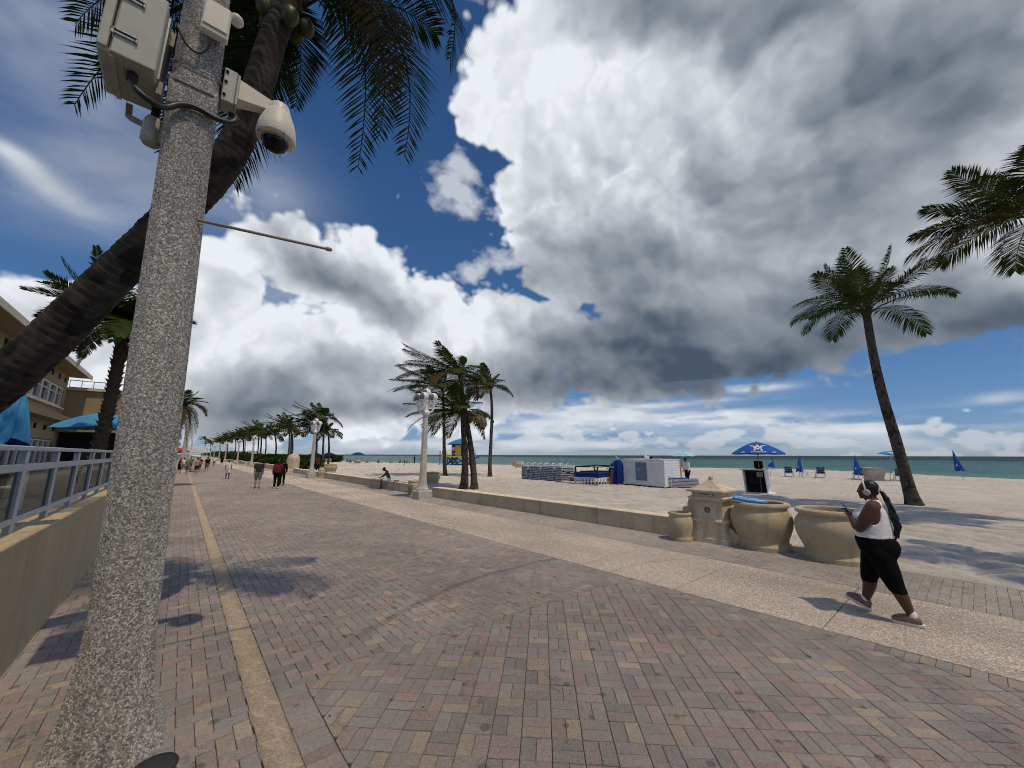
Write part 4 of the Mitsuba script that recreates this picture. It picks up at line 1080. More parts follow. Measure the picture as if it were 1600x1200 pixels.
cp = smooth_path([(-.675, 3.98, 5.10), (-.672, 3.965, 5.02), (-.64, 3.93, 4.93), (-.57, 3.92, 4.875), (-.50, 3.95, 4.875), (-.45, 3.99, 4.92), (-.40, 4.02, 5.00), (-.33, 4.03, 5.055), (-.24, 4.03, 5.065), (-.16, 4.03, 5.05), (-.08, 4.04, 5.06), (-.02, 4.06, 5.10), (.01, 4.09, 5.18), (.0, 4.14, 5.24), (-.04, 4.18, 5.27)], 150)
part(cable, 'sheath', tube(cp, .0225 + .0022 * (np.arange(150) % 2), 12), M['black_rubber'], smooth=True)
part(cable, 'gland', lathe([(.032, -.05), (.036, -.03), (.036, .01), (.03, .02)], 14, (-.675, 3.98, 5.06)), M['black_rubber'], smooth=30)
cable2 = thing('cable', 'thin black wire looping below the cream sensor box', 'cable')
part(cable2, 'sheath', tube(smooth_path([(-.50, 4.02, 5.78), (-.46, 4.0, 5.70), (-.40, 4.015, 5.62), (-.34, 4.02, 5.60), (-.28, 4.02, 5.66), (-.25, 4.0, 5.74)], 30), .009, 8), M['black_rubber'], smooth=True)

camr = thing('security_camera', 'cream dome security camera on a bracket right of the post', 'camera')
part(camr, 'mount_box', box((-.075, 4.18, 5.50), (.10, .17, .36), bevel=.008), M['enclosure'])
part(camr, 'mount_plate', box((-.012, 4.18, 5.49), (.022, .19, .33), bevel=.006), M['enclosure'])
part(camr, 'bolt', cat(*[move(turn(lathe([(.013, 0), (.013, .012), (.008, .015)], 8), (1, 0, 0), (0, 0, 1), (0, -1, 0)), (-.085 + dx, 4.094, z)) for dx, z in ((-.02, 5.63), (-.02, 5.52), (-.02, 5.38))]), M['dark'])
# tapering arm and bell-shaped housing
arm = m3.Manifold.hull_points(np.array([(.0, y, z) for y in (4.11, 4.25) for z in (5.42, 5.63)] + [(.30, y, z) for y in (4.145, 4.215) for z in (5.50, 5.60)], float))
part(camr, 'arm', arm, M['cream'], smooth=20)
hc = (.345, 4.16, 0)
part(camr, 'cap', lathe([(.06, 5.60), (.085, 5.59), (.098, 5.55), (.105, 5.515)], 36, hc), M['offwhite'], smooth=30)
part(camr, 'housing', lathe([(.106, 5.512), (.135, 5.44), (.158, 5.37), (.170, 5.305), (.174, 5.27), (.172, 5.255)], 44, hc), M['cream'], smooth=30)
part(camr, 'skirt', lathe([(.175, 5.252), (.178, 5.235), (.172, 5.20), (.150, 5.185), (.130, 5.183), (.124, 5.20)], 44, hc), M['cream'], smooth=30)
part(camr, 'dome_ring', lathe([(.130, 5.196), (.130, 5.174), (.120, 5.170), (.118, 5.186)], 40, hc), M['steel'], smooth=30)
part(camr, 'dome', lathe([(.120, 5.192)] + [(.120 * math.cos(a), 5.172 - .105 * math.sin(a)) for a in np.linspace(0, 1.5, 9)], 40, hc), M['dome_glass'], smooth=True)
part(camr, 'screw', cat(*[ball((hc[0] + .158 * math.cos(a), hc[1] + .158 * math.sin(a), 5.189), .006, 1) for a in (3.4, 5.0, 0.3, 1.9)]), M['dark'])
sens = thing('sensor_box', 'cream plastic antenna box at the top of the post', 'box')
part(sens, 'body', box((-.235, 3.965, 5.97), (.20, .075, .34), bevel=.014), M['cream'])
part(sens, 'lid', box((-.235, 3.918, 5.985), (.18, .012, .27), bevel=.008), M['cream'])
part(sens, 'side_dome', ball((-.10, 4.02, 6.16), (.06, .06, .05), 2), M['cream'], smooth=True)
part(sens, 'foot', box((-.24, 4.03, 5.93), (.10, .07, .16)), M['rusty'])
# something round and navy at the foot of the post, mostly below the frame
tubn = thing('plastic_tub', 'round navy tub with a black rim at the foot of the post, cut off below', 'tub')
part(tubn, 'body', lathe([(.08, 0), (.10, .02), (.115, .07), (.105, .07), (.08, .03)], 32, (.10, 3.655, 0)), M['navy_cloth'], smooth=30)
part(tubn, 'rim', lathe([(.105, .07), (.118, .07), (.124, .08), (.116, .092), (.104, .086)], 32, (.10, 3.655, 0)), M['black_rubber'], smooth=30)

# ------------------------------------------------------------------ terrace wall, railing
tw_ = thing('terrace_wall', 'tan stuccoed terrace wall along the left of the walk', 'wall')
y = -6.0
for k in range(10):
    y1 = y + (4.2 if k else 8.0)
    part(tw_, 'panel', box((-1.25, (y + y1) / 2, .60), (.40, y1 - y - .006, 1.24)), M['terrace_wall'])
    part(tw_, 'ledge', box((-1.245, (y + y1) / 2, 1.25), (.425, y1 - y - .004, .055), bevel=.012), M['terrace_wall'])
    y = y1
part(tw_, 'end_return', box((-4.2, y, .6), (6.2, .3, 1.24)), M['terrace_wall'])
rl = thing('railing', 'grey metal and glass railing on top of the terrace wall', 'railing')
YA, YB = -4.0, 39.6
part(rl, 'top_rail', box((-1.22, (YA + YB) / 2, 2.10), (.075, YB - YA, .05), bevel=.008), M['rail'])
part(rl, 'middle_rail', box((-1.22, (YA + YB) / 2, 1.91), (.05, YB - YA, .075), bevel=.006), M['rail'])
part(rl, 'bottom_rail', box((-1.22, (YA + YB) / 2, 1.395), (.05, YB - YA, .06), bevel=.006), M['rail'])
yp = -2.9
while yp < YB:
    part(rl, 'post', box((-1.22, yp, 1.67), (.052, .13, .80), bevel=.005), M['rail'])
    part(rl, 'pane', (np.array([(-1.22, yp + .066, 1.426), (-1.22, yp + 1.234, 1.426), (-1.22, yp + 1.234, 1.872), (-1.22, yp + .066, 1.872)]), np.array([[0, 1, 2, 3]])), M['pane'])
    yp += 1.30
solo('terrace', (np.array([[-26, -6, .92], [-1.45, -6, .92], [-1.45, 40, .92], [-26, 40, .92]]), np.array([[0, 1, 2, 3]])), M['terrace_floor'], kind='structure')
for i, (x, y) in enumerate([(-3.0, 8.2), (-4.4, 10.5), (-3.2, 12.5), (-5.0, 15.0)]):
    tb = thing('cafe_table', f'{ORDS[i]} round cafe table from the camera behind the terrace railing', 'table', 'cafe tables on the terrace')
    part(tb, 'table_top', lathe([(.36, .72), (.38, .735), (.36, .75)], 24, (x, y, .92)), M['offwhite'], smooth=30)
    part(tb, 'leg', lathe([(.24, 0), (.22, .03), (.03, .06), (.03, .72)], 16, (x, y, .92)), M['rail'], smooth=30)
    for a in (0.6, 3.5):
        ch = thing('cafe_chair', f'pale {"far" if a < 1 else "near"}-side chair at the {ORDS[i]} terrace table behind the railing', 'chair', 'chairs at the terrace tables')
        c = (x + .62 * math.cos(a), y + .62 * math.sin(a), .92)
        part(ch, 'seat', move(box((0, 0, .45), (.42, .42, .04), bevel=.01), c, a), M['white'])
        part(ch, 'backrest', move(cat(*[box((.20, 0, z), (.03, .42, .07), bevel=.008) for z in (.58, .69, .80)]), c, a), M['white'])
        for sx in (-.19, .19):
            for sy_ in (-.19, .19):
                part(ch, 'leg', move(box((sx, sy_, .215 if sx < 0 else .42), (.035, .035, .43 if sx < 0 else .84)), c, a), M['white'])
for i, (y, w) in enumerate([(11.0, 2.4), (17.0, 2.6), (22.0, 3.0)]):
    pb = thing('hedge_planter', ['low clipped hedge in a trough on the terrace, nearest', 'low clipped hedge in a trough beside the date palm', 'low clipped hedge in a trough, farthest on the terrace'][i], 'planter')
    part(pb, 'trough', box((-6.2, y, 1.12), (.5, w, .4), bevel=.02), M['offwhite'])
    m = scrub([(-6.45, -5.95, y - w / 2, y + w / 2, .55)], .07, 60 + i, (1500,))
    part(pb, 'foliage', (m[0] + [0, 0, 1.3], m[1]), M['leaf'])

# ------------------------------------------------------------------ the hotel: a gabled wing facing the sea and a wing behind it
ht = thing('hotel', 'tan two-storey hotel with a gabled roof behind the terrace', 'building')
XF, YC = -7.0, 42.0
EZ = 7.62
wall_p = Polygon([(12.0, .92), (12.0, EZ), (YC, EZ), (YC, .92)])
for hole in ([(17.0, 5.22), (17.0, 6.62), (41.3, 6.62), (41.3, 5.22)], [(20.5, .95), (20.5, 3.0), (41.4, 3.0), (41.4, .95)]):
    wall_p = wall_p.difference(Polygon(hole))
wm = trimesh.creation.extrude_polygon(wall_p, .3, engine='earcut')
part(ht, 'wall', turn(arr(wm), (0, 1, 0), (0, 0, 1), (1, 0, 0), (XF - .3, 0, 0)), M['stucco'])
part(ht, 'overhang', box((XF + .35, 27.0, 4.36), (.7, 29.9, .36)), M['stucco'])
part(ht, 'eave_soffit', box((XF + .48, 27.0, EZ + .06), (1.05, 31.2, .10)), M['stucco'])
part(ht, 'fascia', box((XF + 1.03, 27.0, EZ + .10), (.06, 31.6, .30)), M['trim'])
part(ht, 'roof', turn(prism(np.array([(1.12, EZ + .22), (-6.0, EZ + 2.6), (-13.2, EZ + .22)]), 11.0, YC + 1.2), (1, 0, 0), (0, 0, 1), (0, -1, 0), (XF, 0, 0)), M['roof'])
for q in np.arange(20.0, 41.5, 1.75):
    part(ht, 'vent', box((XF + .012, q, 7.22), (.03, .34, .34)), M['dark'])
part(ht, 'back_panel', box((XF - .45, 27, 4.2), (.1, 29.6, 6.4)), M['dark'])
y = 17.1
for i in range(14):
    w = 1.52
    zt = 6.60
    g = part(ht, 'window', cat(box((XF - .10, y, (5.27 + zt) / 2), (.16, .14, zt - 5.29)), box((XF - .10, y + w, (5.27 + zt) / 2), (.16, .14, zt - 5.29)), box((XF - .10, y + w / 2, zt - .05), (.16, w - .15, .1)), box((XF - .10, y + w / 2, 5.33), (.16, w - .15, .1)), box((XF - .1, y + w / 2, 6.15), (.10, w - .15, .06))), M['offwhite'])
    part(g, 'pane', box((XF - .2, y + w / 2, (5.38 + zt) / 2 - .05), (.03, w - .16, zt - 5.5)), M['window_glass'])
    part(g, 'curtain', cat(*[box((XF - .32, y + .2 + j * .16, (5.4 + zt) / 2 - .06), (.03, .10, zt - 5.6)) for j in range(3)]), M['offwhite'])
    y += w + .21
part(ht, 'sill', box((XF + .06, 29.2, 5.17), (.2, 24.6, .1)), M['trim'])
for i, y in enumerate(np.arange(20.55, 41.0, 1.26)):
    d = part(ht, 'door', cat(box((XF - .12, y + .05, 1.95), (.1, .1, 2.02)), box((XF - .12, y + 1.16, 1.95), (.1, .1, 2.02)), box((XF - .12, y + .6, 2.92), (.1, 1.0, .1))), M['offwhite'])
    part(d, 'pane', box((XF - .18, y + .6, 1.9), (.03, .98, 1.9)), M['window_glass'])
for i, q in enumerate(np.arange(18.5, 41.5, 2.2)):
    part(ht, 'soffit_light', box((XF + .02, q, 3.72), (.08, .34, .30)), M['dark'])
part(ht, 'wing_wall', box((-4.2, YC + 2.0, 3.68), (5.6, 4.0, 6.0)), M['stucco'])
part(ht, 'wing_soffit', box((-4.2, YC - .4, 3.75), (5.5, .8, .3)), M['stucco'])
part(ht, 'wing_recess', box((-4.2, YC - .02, 2.2), (5.4, .1, 2.7)), M['dark'])
part(ht, 'wing_cornice', box((-4.2, YC + 1.9, 6.72), (5.9, 4.3, .14)), M['trim'])
part(ht, 'wing_parapet', box((-4.2, YC + 2.0, 6.83), (5.5, 3.9, .1)), M['stucco'])
part(ht, 'wing_rail', cat(box((-4.2, YC - .05, 7.35), (5.5, .04, .05)), *[box((-6.9 + i * .6, YC - .05, 7.1), (.03, .03, .5)) for i in range(10)]), M['dark'])

# row of low buildings farther along the left side
for i, (x0, x1, y0, y1, h, m, lab) in enumerate([(-11, -2.4, 50, 66, 6.8, 'offwhite', 'pale building with balconies just past the concrete post'), (-12, -2.2, 68, 84, 5.0, 'stucco', 'low tan beachfront building behind the red umbrella'), (-13, -2.5, 88, 120, 7.5, 'offwhite', 'long pale beachfront building farther up the walk'),
                                       (-14, -2.2, 126, 170, 9.5, 'stucco', 'far tan beachfront block'), (-15, -2.0, 180, 250, 11.5, 'offwhite', 'farthest pale block at the end of the walk')]):
    b = thing('beachfront_building', lab, 'building')
    part(b, 'wall', box(((x0 + x1) / 2, (y0 + y1) / 2, h / 2), (x1 - x0, y1 - y0, h)), M[m])
    part(b, 'cornice', box(((x0 + x1) / 2 + .1, (y0 + y1) / 2, h + .1), (x1 - x0 + .5, y1 - y0 + .3, .24)), M['trim'])
    for z in np.arange(3.4, h - 1, 3.0):
        part(b, 'balcony', cat(box((x1 + .45, (y0 + y1) / 2, z - .25), (.9, y1 - y0 - 1, .16)), box((x1 + .88, (y0 + y1) / 2, z + .8), (.05, y1 - y0 - 1, .07))), M['trim'])
    for z in np.arange(1.4, h - 1.2, 3.0):
        q = y0 + 1.0
        while q < y1 - 2:
            wn = part(b, 'window', box((x1 + .03, q + .8, z + .55), (.09, 1.7, 1.7)), M['trim'])
            part(wn, 'pane', box((x1 + .06, q + .8, z + .55), (.09, 1.5, 1.5)), M['window_glass'])
            q += 3.1

# ------------------------------------------------------------------ umbrellas
def canopy(R, H, n=8, sag=.04, scallop=0.0, rim=.0):
    """Ribbed umbrella cover, apex at z = H, rim at z = 0."""
    v, f = [(0, 0, H)], []
    rings = 7
    for i in range(1, rings + 1):
        t = i / rings
        for k in range(n * 4):
            a = k * 2 * math.pi / (n * 4)
            between = abs(math.sin(a * n / 2))
            r = R * t * (1 - sag * between * t)
            z = H * (1 - t ** 1.55) - scallop * between * (t > .99) - .5 * sag * R * between * t
            v.append((r * math.cos(a), r * math.sin(a), z))
    m = n * 4
    if rim:
        for k in range(m):
            a = k * 2 * math.pi / m
            v.append((v[-m][0], v[-m][1], v[-m][2] - rim))
    tot = rings + (1 if rim else 0)
    for k in range(m):
        f.append((0, 1 + k, 1 + (k + 1) % m))
        for i in range(tot - 1):
            a, b = 1 + i * m + k, 1 + i * m + (k + 1) % m
            f += [(a, a + m, b + m), (a, b + m, b)]
    return np.array(v), np.array(f)


def ribs(R, H, n=8, z=-.02):
    return cat(*[tube([(R * t * math.cos(a), R * t * math.sin(a), H * (1 - t ** 1.55) + z) for t in (0.02, .35, .7, .98)], .010, 4) for a in np.arange(n) * 2 * math.pi / n])


def umbrella(at, R, H, pole, mat_, label, lean=(0, 0), group=None, n=8, square=False, ribmat='steel', rim=.0):
    k = thing('beach_umbrella' if not square else 'market_umbrella', label, 'umbrella', group)
    x, y, z = at
    ax = np.array([lean[0], lean[1], 1.0]); ax /= np.linalg.norm(ax)
    ex = np.cross([0, 1, 0], ax); ex /= np.linalg.norm(ex)
    ey = np.cross(ax, ex)
    place = lambda m: turn(m, ex, ey, ax, (x, y, z))
    cv, cf = canopy(R, H, 4 if square else n, .04 if not square else .10, rim=rim)
    part(k, 'canopy', place((cv + [0, 0, pole], cf)), M[mat_], smooth=35)
    part(k, 'rib', place(move(ribs(R, H, 4 if square else n), (0, 0, pole))), M[ribmat])
    part(k, 'pole', place(tube([(0, 0, 0), (0, 0, pole + H + .06)], .024, 8)), M[ribmat], smooth=True)
    return k, place


def closed_umbrella(at, h0, h1, label, lean=(0, 0), group=None, mat_='blue_cloth', r=.20):
    k = thing('folded_umbrella', label, 'umbrella', group)
    x, y, z = at
    ax = np.array([lean[0], lean[1], 1.0]); ax /= np.linalg.norm(ax)
    ex = np.cross([0, 1, 0], ax); ex /= np.linalg.norm(ex)
    ey = np.cross(ax, ex)
    a = np.arange(32) * 2 * np.pi / 32
    rows_ = []
    for t in np.linspace(0, 1, 10):
        rr2 = (r * (1 - t) ** .85 + .02) * (1 + .30 * np.sin(a * 8 + 3 * t) * (1 - t * .6))
        rows_.append(np.column_stack([rr2 * np.cos(a) * 1.15, rr2 * np.sin(a) * .9, np.full(32, h0 + (h1 - h0) * t) - .06 * np.sin(a * 4) * (t < .01)]))
    v = np.vstack(rows_)
    f = grid_faces(10, 32)
    seam = np.array([(i * 32 + 31, i * 32, (i + 1) * 32) for i in range(9)] + [(i * 32 + 31, (i + 1) * 32, (i + 1) * 32 + 31) for i in range(9)])
    part(k, 'canopy', turn((v, np.vstack([f, seam])), ex, ey, ax, at), M[mat_], smooth=40)
    part(k, 'pole', turn(tube([(0, 0, 0), (0, 0, h1 + .08)], .022, 8), ex, ey, ax, at), M['steel'], smooth=True)
    return k, ex, ey, ax


umbrella((-2.15, 18.6, .92), 1.22, .50, 1.98, 'sky_blue_cloth', 'open sky blue umbrella behind the date palm on the terrace', square=True, ribmat='dark')
# half-folded market umbrella at the left edge, its cover hanging in pleats
du = thing('market_umbrella', 'sky blue umbrella hanging half folded in pleats at the left edge', 'umbrella')
a = np.linspace(0, 2 * np.pi, 96, endpoint=False)
rows_ = []
for t in np.linspace(0, 1, 14):
    R = .03 + .36 * t ** .9
    rr2 = R * (1 + (.13 * np.sin(a * 11) + .05 * np.sin(a * 23 + 1)) * min(1, t * 2.5))
    ctr = np.array([-1.96, 9.1, 3.05]) * (1 - t) + np.array([-2.12, 9.05, 2.20]) * t
    rows_.append(np.column_stack([ctr[0] + rr2 * np.cos(a) * .85, ctr[1] + rr2 * np.sin(a), ctr[2] + 0 * a - .05 * t * np.sin(a * 3) - (.0 if t < .99 else .03 * np.sin(a * 11))]))
v = np.vstack(rows_)
f = grid_faces(14, 96)
seam = np.array([(i * 96 + 95, i * 96, (i + 1) * 96) for i in range(13)] + [(i * 96 + 95, (i + 1) * 96, (i + 1) * 96 + 95) for i in range(13)])
part(du, 'cover', (v, np.vstack([f, seam])), M['sky_blue_cloth'], smooth=50)
part(du, 'lining', lathe([(.30, 0), (.25, .12), (.12, .3)], 40, (-2.1, 9.05, 2.16)), M['navy_cloth'], smooth=True)
part(du, 'pole', tube([(-2.08, 9.05, .92), (-1.98, 9.1, 3.1)], .025, 8), M['rail'], smooth=True)

# restaurant row up the walk on the left
umbrella((-.5, 57.5, 0), 1.15, .42, 2.35, 'red_cloth', 'red cafe umbrella up the walk on the left', ribmat='white')
umbrella((.55, 60, 0), 2.1, .7, 2.3, 'grey_cloth', 'pale grey cafe umbrella beyond the red one', square=True, ribmat='white')
umbrella((.5, 68, 0), 2.0, .7, 2.3, 'grey_cloth', 'second pale grey cafe umbrella farther up the walk', square=True, ribmat='white')
umbrella((-1.3, 62, 0), 1.2, .5, 2.2, 'red_cloth', 'half hidden red cafe umbrella behind the first', ribmat='white')
pp = thing('light_pole', 'white second post in line with the near one, by the cafe', 'pole')
part(pp, 'shaft', move(post_rings([(0, .5, .1, 0), (.1, .5, .1, 0), (.25, .36, .1, 0), (.6, .25, .07, 0), (1.2, .19, .06, 0), (7.5, .15, .05, 0)]), (.28, 52.0, 0)), M['lamp_stone'])


# ------------------------------------------------------------------ loungers, cabana, carts on the sand
def lounger_src():
    k = '_src'
    fr = cat(*[bar((x0, y, .30), (x1, y, .30), .045, .05) for y in (-.31, .31) for x0, x1 in ((-.95, .95),)],
             *[bar((x, y, .0), (x + dx, y, .30), .045, .05) for y in (-.30, .30) for x, dx in ((-.80, .08), (.62, -.06))],
             bar((-.95, -.30, .30), (-.95, .30, .30), .03, .03), bar((.95, -.30, .30), (.95, .30, .30), .03, .03))
    sl = []
    for x in np.arange(-.88, .9, .095):
        sl.append(box((x, 0, .318), (.078, .56, .05)))
    arms = cat(*[tube(smooth_path([(-.30, y, .31), (-.34, y, .46), (-.22, y, .55), (.10, y, .55), (.22, y, .46), (.20, y, .31)], 14), .030, 6) for y in (-.31, .31)])
    return fr, cat(*sl), arms


L_FRAME, L_SLATS, L_ARMS = lounger_src()
nv = len(arr(L_SLATS)[0])
stripe_uv = np.stack([np.repeat(np.arange(nv // 8) % 2, 8) * 1.0, np.zeros(nv)], -1)
M['slat'] = mat('mat_slat', pbr(lambda p, n, uv: mix((.42, .45, .52), (.030, .050, .14), dr.minimum(1.0, uv.x + 0.45)), 0.7, .2))
FR_PLY, SL_PLY, AR_PLY = mikit.ply(L_FRAME, M['white']), mikit.ply(L_SLATS, M['slat'], uv=stripe_uv), mikit.ply(L_ARMS, M['white'], smooth=True)
IN_PLY = mikit.ply(cat(*[bar((-.95, y, .30), (.95, y, .30), .028, .03) for y in (-.31, .31)], *[bar((x, -.31, .30), (x, .31, .30), .022, .022) for x in (-.95, .95)], *[bar((x, y, .17), (x, y, .30), .03, .03) for x in (-.8, .62) for y in (-.30, .30)]), M['white'])
_sm = cat(L_SLATS, box((-.925, 0, .262), (.03, .58, .105)), box((.925, 0, .262), (.03, .58, .105)), *[box((0, y, .262), (1.84, .02, .10)) for y in (-.285, .285)])
SS_PLY = mikit.ply(_sm, M['slat'], uv=np.vstack([stripe_uv, np.tile([.30, 0], (32, 1))]))
BK_PLY = mikit.ply(cat(*[move(box((0, 0, z), (.05, .56, .075)), (0, 0, 0)) for z in np.arange(.05, .62, .095)]), M['slat'], uv=np.stack([np.repeat(np.arange(6) % 2, 8) * 1.0, np.zeros(48)], -1))


def lounger(tw, label, group, arms=True, back=False, name='sun_lounger', solid=True):
    k = thing(name, label, 'sun lounger', group)
    scene[fresh(k + '__frame')] = {**(FR_PLY if arms else IN_PLY), 'to_world': tw}
    scene[fresh(k + '__slats')] = {**(SL_PLY if back or not solid else SS_PLY), 'to_world': tw}
    if arms:
        scene[fresh(k + '__armrests')] = {**AR_PLY, 'to_world': tw}
    if back:
        scene[fresh(k + '__backrest')] = {**BK_PLY, 'to_world': tw @ T().translate([.30, 0, .30]).rotate([0, 1, 0], 32)}
    return k


LVL = ['first', 'second', 'third', 'fourth', 'fifth', 'sixth', 'seventh', 'eighth']
ORD = ['leftmost', 'second', 'third', 'fourth', 'fifth', 'sixth']
for s in range(6):
    cy, cx = 25.35 - s * .78, 23.6 + .1 * (s % 2)
    for j in range(8):
        tw = T().translate([cx + rng.uniform(-.03, .03), cy + rng.uniform(-.02, .02), -.18 + j * .140]).rotate([0, 0, 1], 4 + rng.uniform(-1, 1))
        lounger(tw, f'sun lounger with raised white armrests topping the {ORD[s]} tall stack from left' if j == 7 else f'sun lounger in the {ORD[s]} tall stack from the left, {LVL[j]} from the bottom', f'stacked loungers in the {ORD[s]} stack' if j < 7 else 'loungers on top of the tall stacks', arms=(j == 7))
for j in range(3):
    lounger(T().translate([24.8, 20.55 + .1 * j, -.15 + j * .13]).rotate([0, 0, 1], -12 + 3 * j), f'white lounger, {LVL[j]} from the bottom of the low pile left of the blue day beds', 'low pile of white loungers', arms=j == 2)
for j in range(6):
    lounger(T().translate([24.4, 12.25, -.14 + j * .085]).rotate([0, 0, 1], 118), 'blue sun lounger on top of the low stack in front of the white stall' if j == 5 else f'sun lounger in the low stack before the white stall, {LVL[j]} from the bottom', None if j == 5 else 'low stack of loungers by the stall', arms=False)
lb = thing('towel', 'blue cover lying on the low stack of loungers', 'cloth')
part(lb, 'cloth', turn(box((0, 0, 0), (1.2, .6, .03), bevel=.01), (math.cos(2.06), math.sin(2.06), 0), (-math.sin(2.06), math.cos(2.06), 0), (0, 0, 1), (24.25, 12.5, .655)), M['bright_blue'])
for i, (x, y, a, lab) in enumerate([(45.6, 12.05, 192, 'left of two blue loungers by the folded umbrella at the water'), (46.4, 9.75, 196, 'right of two blue loungers by the folded umbrella at the water'), (46.6, 4.4, 190, 'white lounger right of the urn near the shore'), (46.2, 7.0, 192, 'blue lounger behind the urn near the shore')]):
    lounger(T().translate([x, y, .03]).rotate([0, 0, 1], a).scale([1.1, 1.1, 1.25]), lab, None, arms=True, back=True)
tbl = thing('side_table', 'small white table between two loungers at the water', 'table')
part(tbl, 'table_top', box((46.2, 10.95, .62), (.6, .5, .05)), M['white'])
for dx in (-.26, .26):
    for dy in (-.21, .21):
        part(tbl, 'leg', box((46.2 + dx, 10.95 + dy, .3), (.05, .05, .6)), M['white'])

gr = thing('steel_trestle', 'grey steel trestle frame lying between loungers and day beds', 'frame')
part(gr, 'tube_frame', cat(*[tube([(22.0, y, 0), (22.0, y, .42)], .025, 6) for y in (20.9, 20.2, 19.5, 18.95)], tube([(22.0, 20.9, .42), (22.0, 18.95, .42)], .025, 6), tube([(22.0, 20.9, .06), (22.0, 18.95, .06)], .022, 6), *[tube([(22.0, y, .42), (23.6, y + .2, .42)], .025, 6) for y in (20.9, 20.2, 19.5)], *[tube([(23.6, y + .2, .42), (23.6, y + .2, 0)], .025, 6) for y in (20.9, 20.2, 19.5)]), M['steel'], smooth=True)
part(gr, 'dark_pole', bar((23.2, 22.6, .98), (22.6, 19.6, .66), .07), M['dark'])

db = thing('day_bed_stack', 'stack of folded day beds: white frames below, blue cushions, black bars above', 'day bed')
c_, s_ = math.cos(.10), math.sin(.10)
put = lambda m: move(m, (23.0, 17.9, 0), .10)
legs = [box((x, y, .24), (.06, .06, .46)) for x in np.linspace(-1.25, 1.35, 8) for y in (-.95, .95)] + [box((x, y, .24), (.06, .06, .46)) for x in (-1.25, 1.35) for y in np.linspace(-.7, .7, 6)]
part(db, 'lower_frame', put(cat(*legs, *[box((.05, y, z), (2.66, .07, .06)) for y in (-.95, .95) for z in (.04, .50)], *[box((x, 0, z), (.07, 1.84, .06)) for x in (-1.25, 1.35) for z in (.041, .501)])), M['white'])
for z in (.62, .80):
    part(db, 'cushion', put(box((.05, 0, z), (2.72, 2.02, .165), bevel=.04)), M['navy_cloth'])
part(db, 'upper_frame', put(cat(*[bar((x, y, .88), (x, y, 1.26 + .04 * (x > 0)), .07) for x in (-1.2, 1.25) for y in (-.9, .9)], *[bar((-1.2, y, 1.25), (1.25, y, 1.29), .07) for y in (-.9, .9)], *[bar((x, -.9, 1.26 + .04 * (x > 0)), (x, .9, 1.26 + .04 * (x > 0)), .07) for x in (-1.2, 1.25)], bar((-1.2, -.9, .95), (1.25, .9, 1.0), .06))), M['charcoal_cloth'])
part(db, 'folded_canopy', put(box((.2, .1, .91), (2.0, 1.5, .06), bevel=.02)), M['dark'])

bg = thing('umbrella_bundle', 'bundle of folded blue umbrellas leaning against the white stall', 'umbrella')
for i, (dx, dy, h, r) in enumerate([(0, 0, 1.75, .30), (-.12, .34, 1.55, .26), (.30, .36, 1.72, .28), (.05, .62, 1.35, .22)]):
    a = np.arange(24) * 2 * np.pi / 24
    rows2 = [np.column_stack([23.75 + dx + (r * q) * (1 + .18 * np.sin(a * 6 + i)) * np.cos(a), 16.45 + dy + (r * q) * (1 + .18 * np.sin(a * 6 + i)) * np.sin(a), np.full(24, h * t)]) for t, q in ((.06, .8), (.25, 1), (.6, .98), (.85, .85), (.97, .5), (1.0, .05))]
    f = grid_faces(6, 24)
    seam = np.array([(q * 24 + 23, q * 24, (q + 1) * 24) for q in range(5)] + [(q * 24 + 23, (q + 1) * 24, (q + 1) * 24 + 23) for q in range(5)])
    part(bg, 'folded_cover', (np.vstack(rows2), np.vstack([f, seam])), M['navy_cloth'], smooth=50)
part(bg, 'wooden_pole', cat(*[bar((23.25 + dx, 16.75 + dy, 0), (23.35 + dx, 16.75 + dy, 1.05), .06) for dx, dy in ((0, 0), (.05, .14), (-.03, .27))]), M['wood'])
part(bg, 'white_bracket', cat(bar((23.2, 17.2, 1.05), (23.15, 16.75, 1.25), .045), bar((23.15, 16.75, 1.25), (23.1, 16.4, 1.22), .045), bar((23.9, 16.5, 1.78), (23.85, 16.75, 2.0), .05)), M['white'])

st = thing('rental_stall', 'white boarded beach rental stall with a grey-blue notice on its side', 'stall')
A0, A1, A2 = np.array([23.92, 16.12]), np.array([23.30, 12.78]), np.array([25.9, 13.12])
A3 = A0 + A2 - A1
part(st, 'core', prism(np.array([A0, A1, A2, A3]), .10, 1.74), M['white'])


def board_face(P, Q, z0, z1, h, out):
    """Lap boards on the wall from P to Q."""
    d = (Q - P) / np.linalg.norm(Q - P)
    n = np.array([d[1], -d[0]]) * out
    z = z0
    while z < z1 - .01:
        t = min(z + h, z1)
        q = [(P + n * .002, z), (P + n * .045, z + .004), (P + n * .008, t - .004), (P + n * .002, t - .004)]
        v = np.array([[*a, zz] for a, zz in q] + [[*(a + Q - P), zz] for a, zz in q])
        part(st, 'board', (v, np.array([[0, 1, 5, 4], [1, 2, 6, 5], [2, 3, 7, 6], [0, 3, 2, 1], [4, 5, 6, 7]])), M['white'])
        z += h


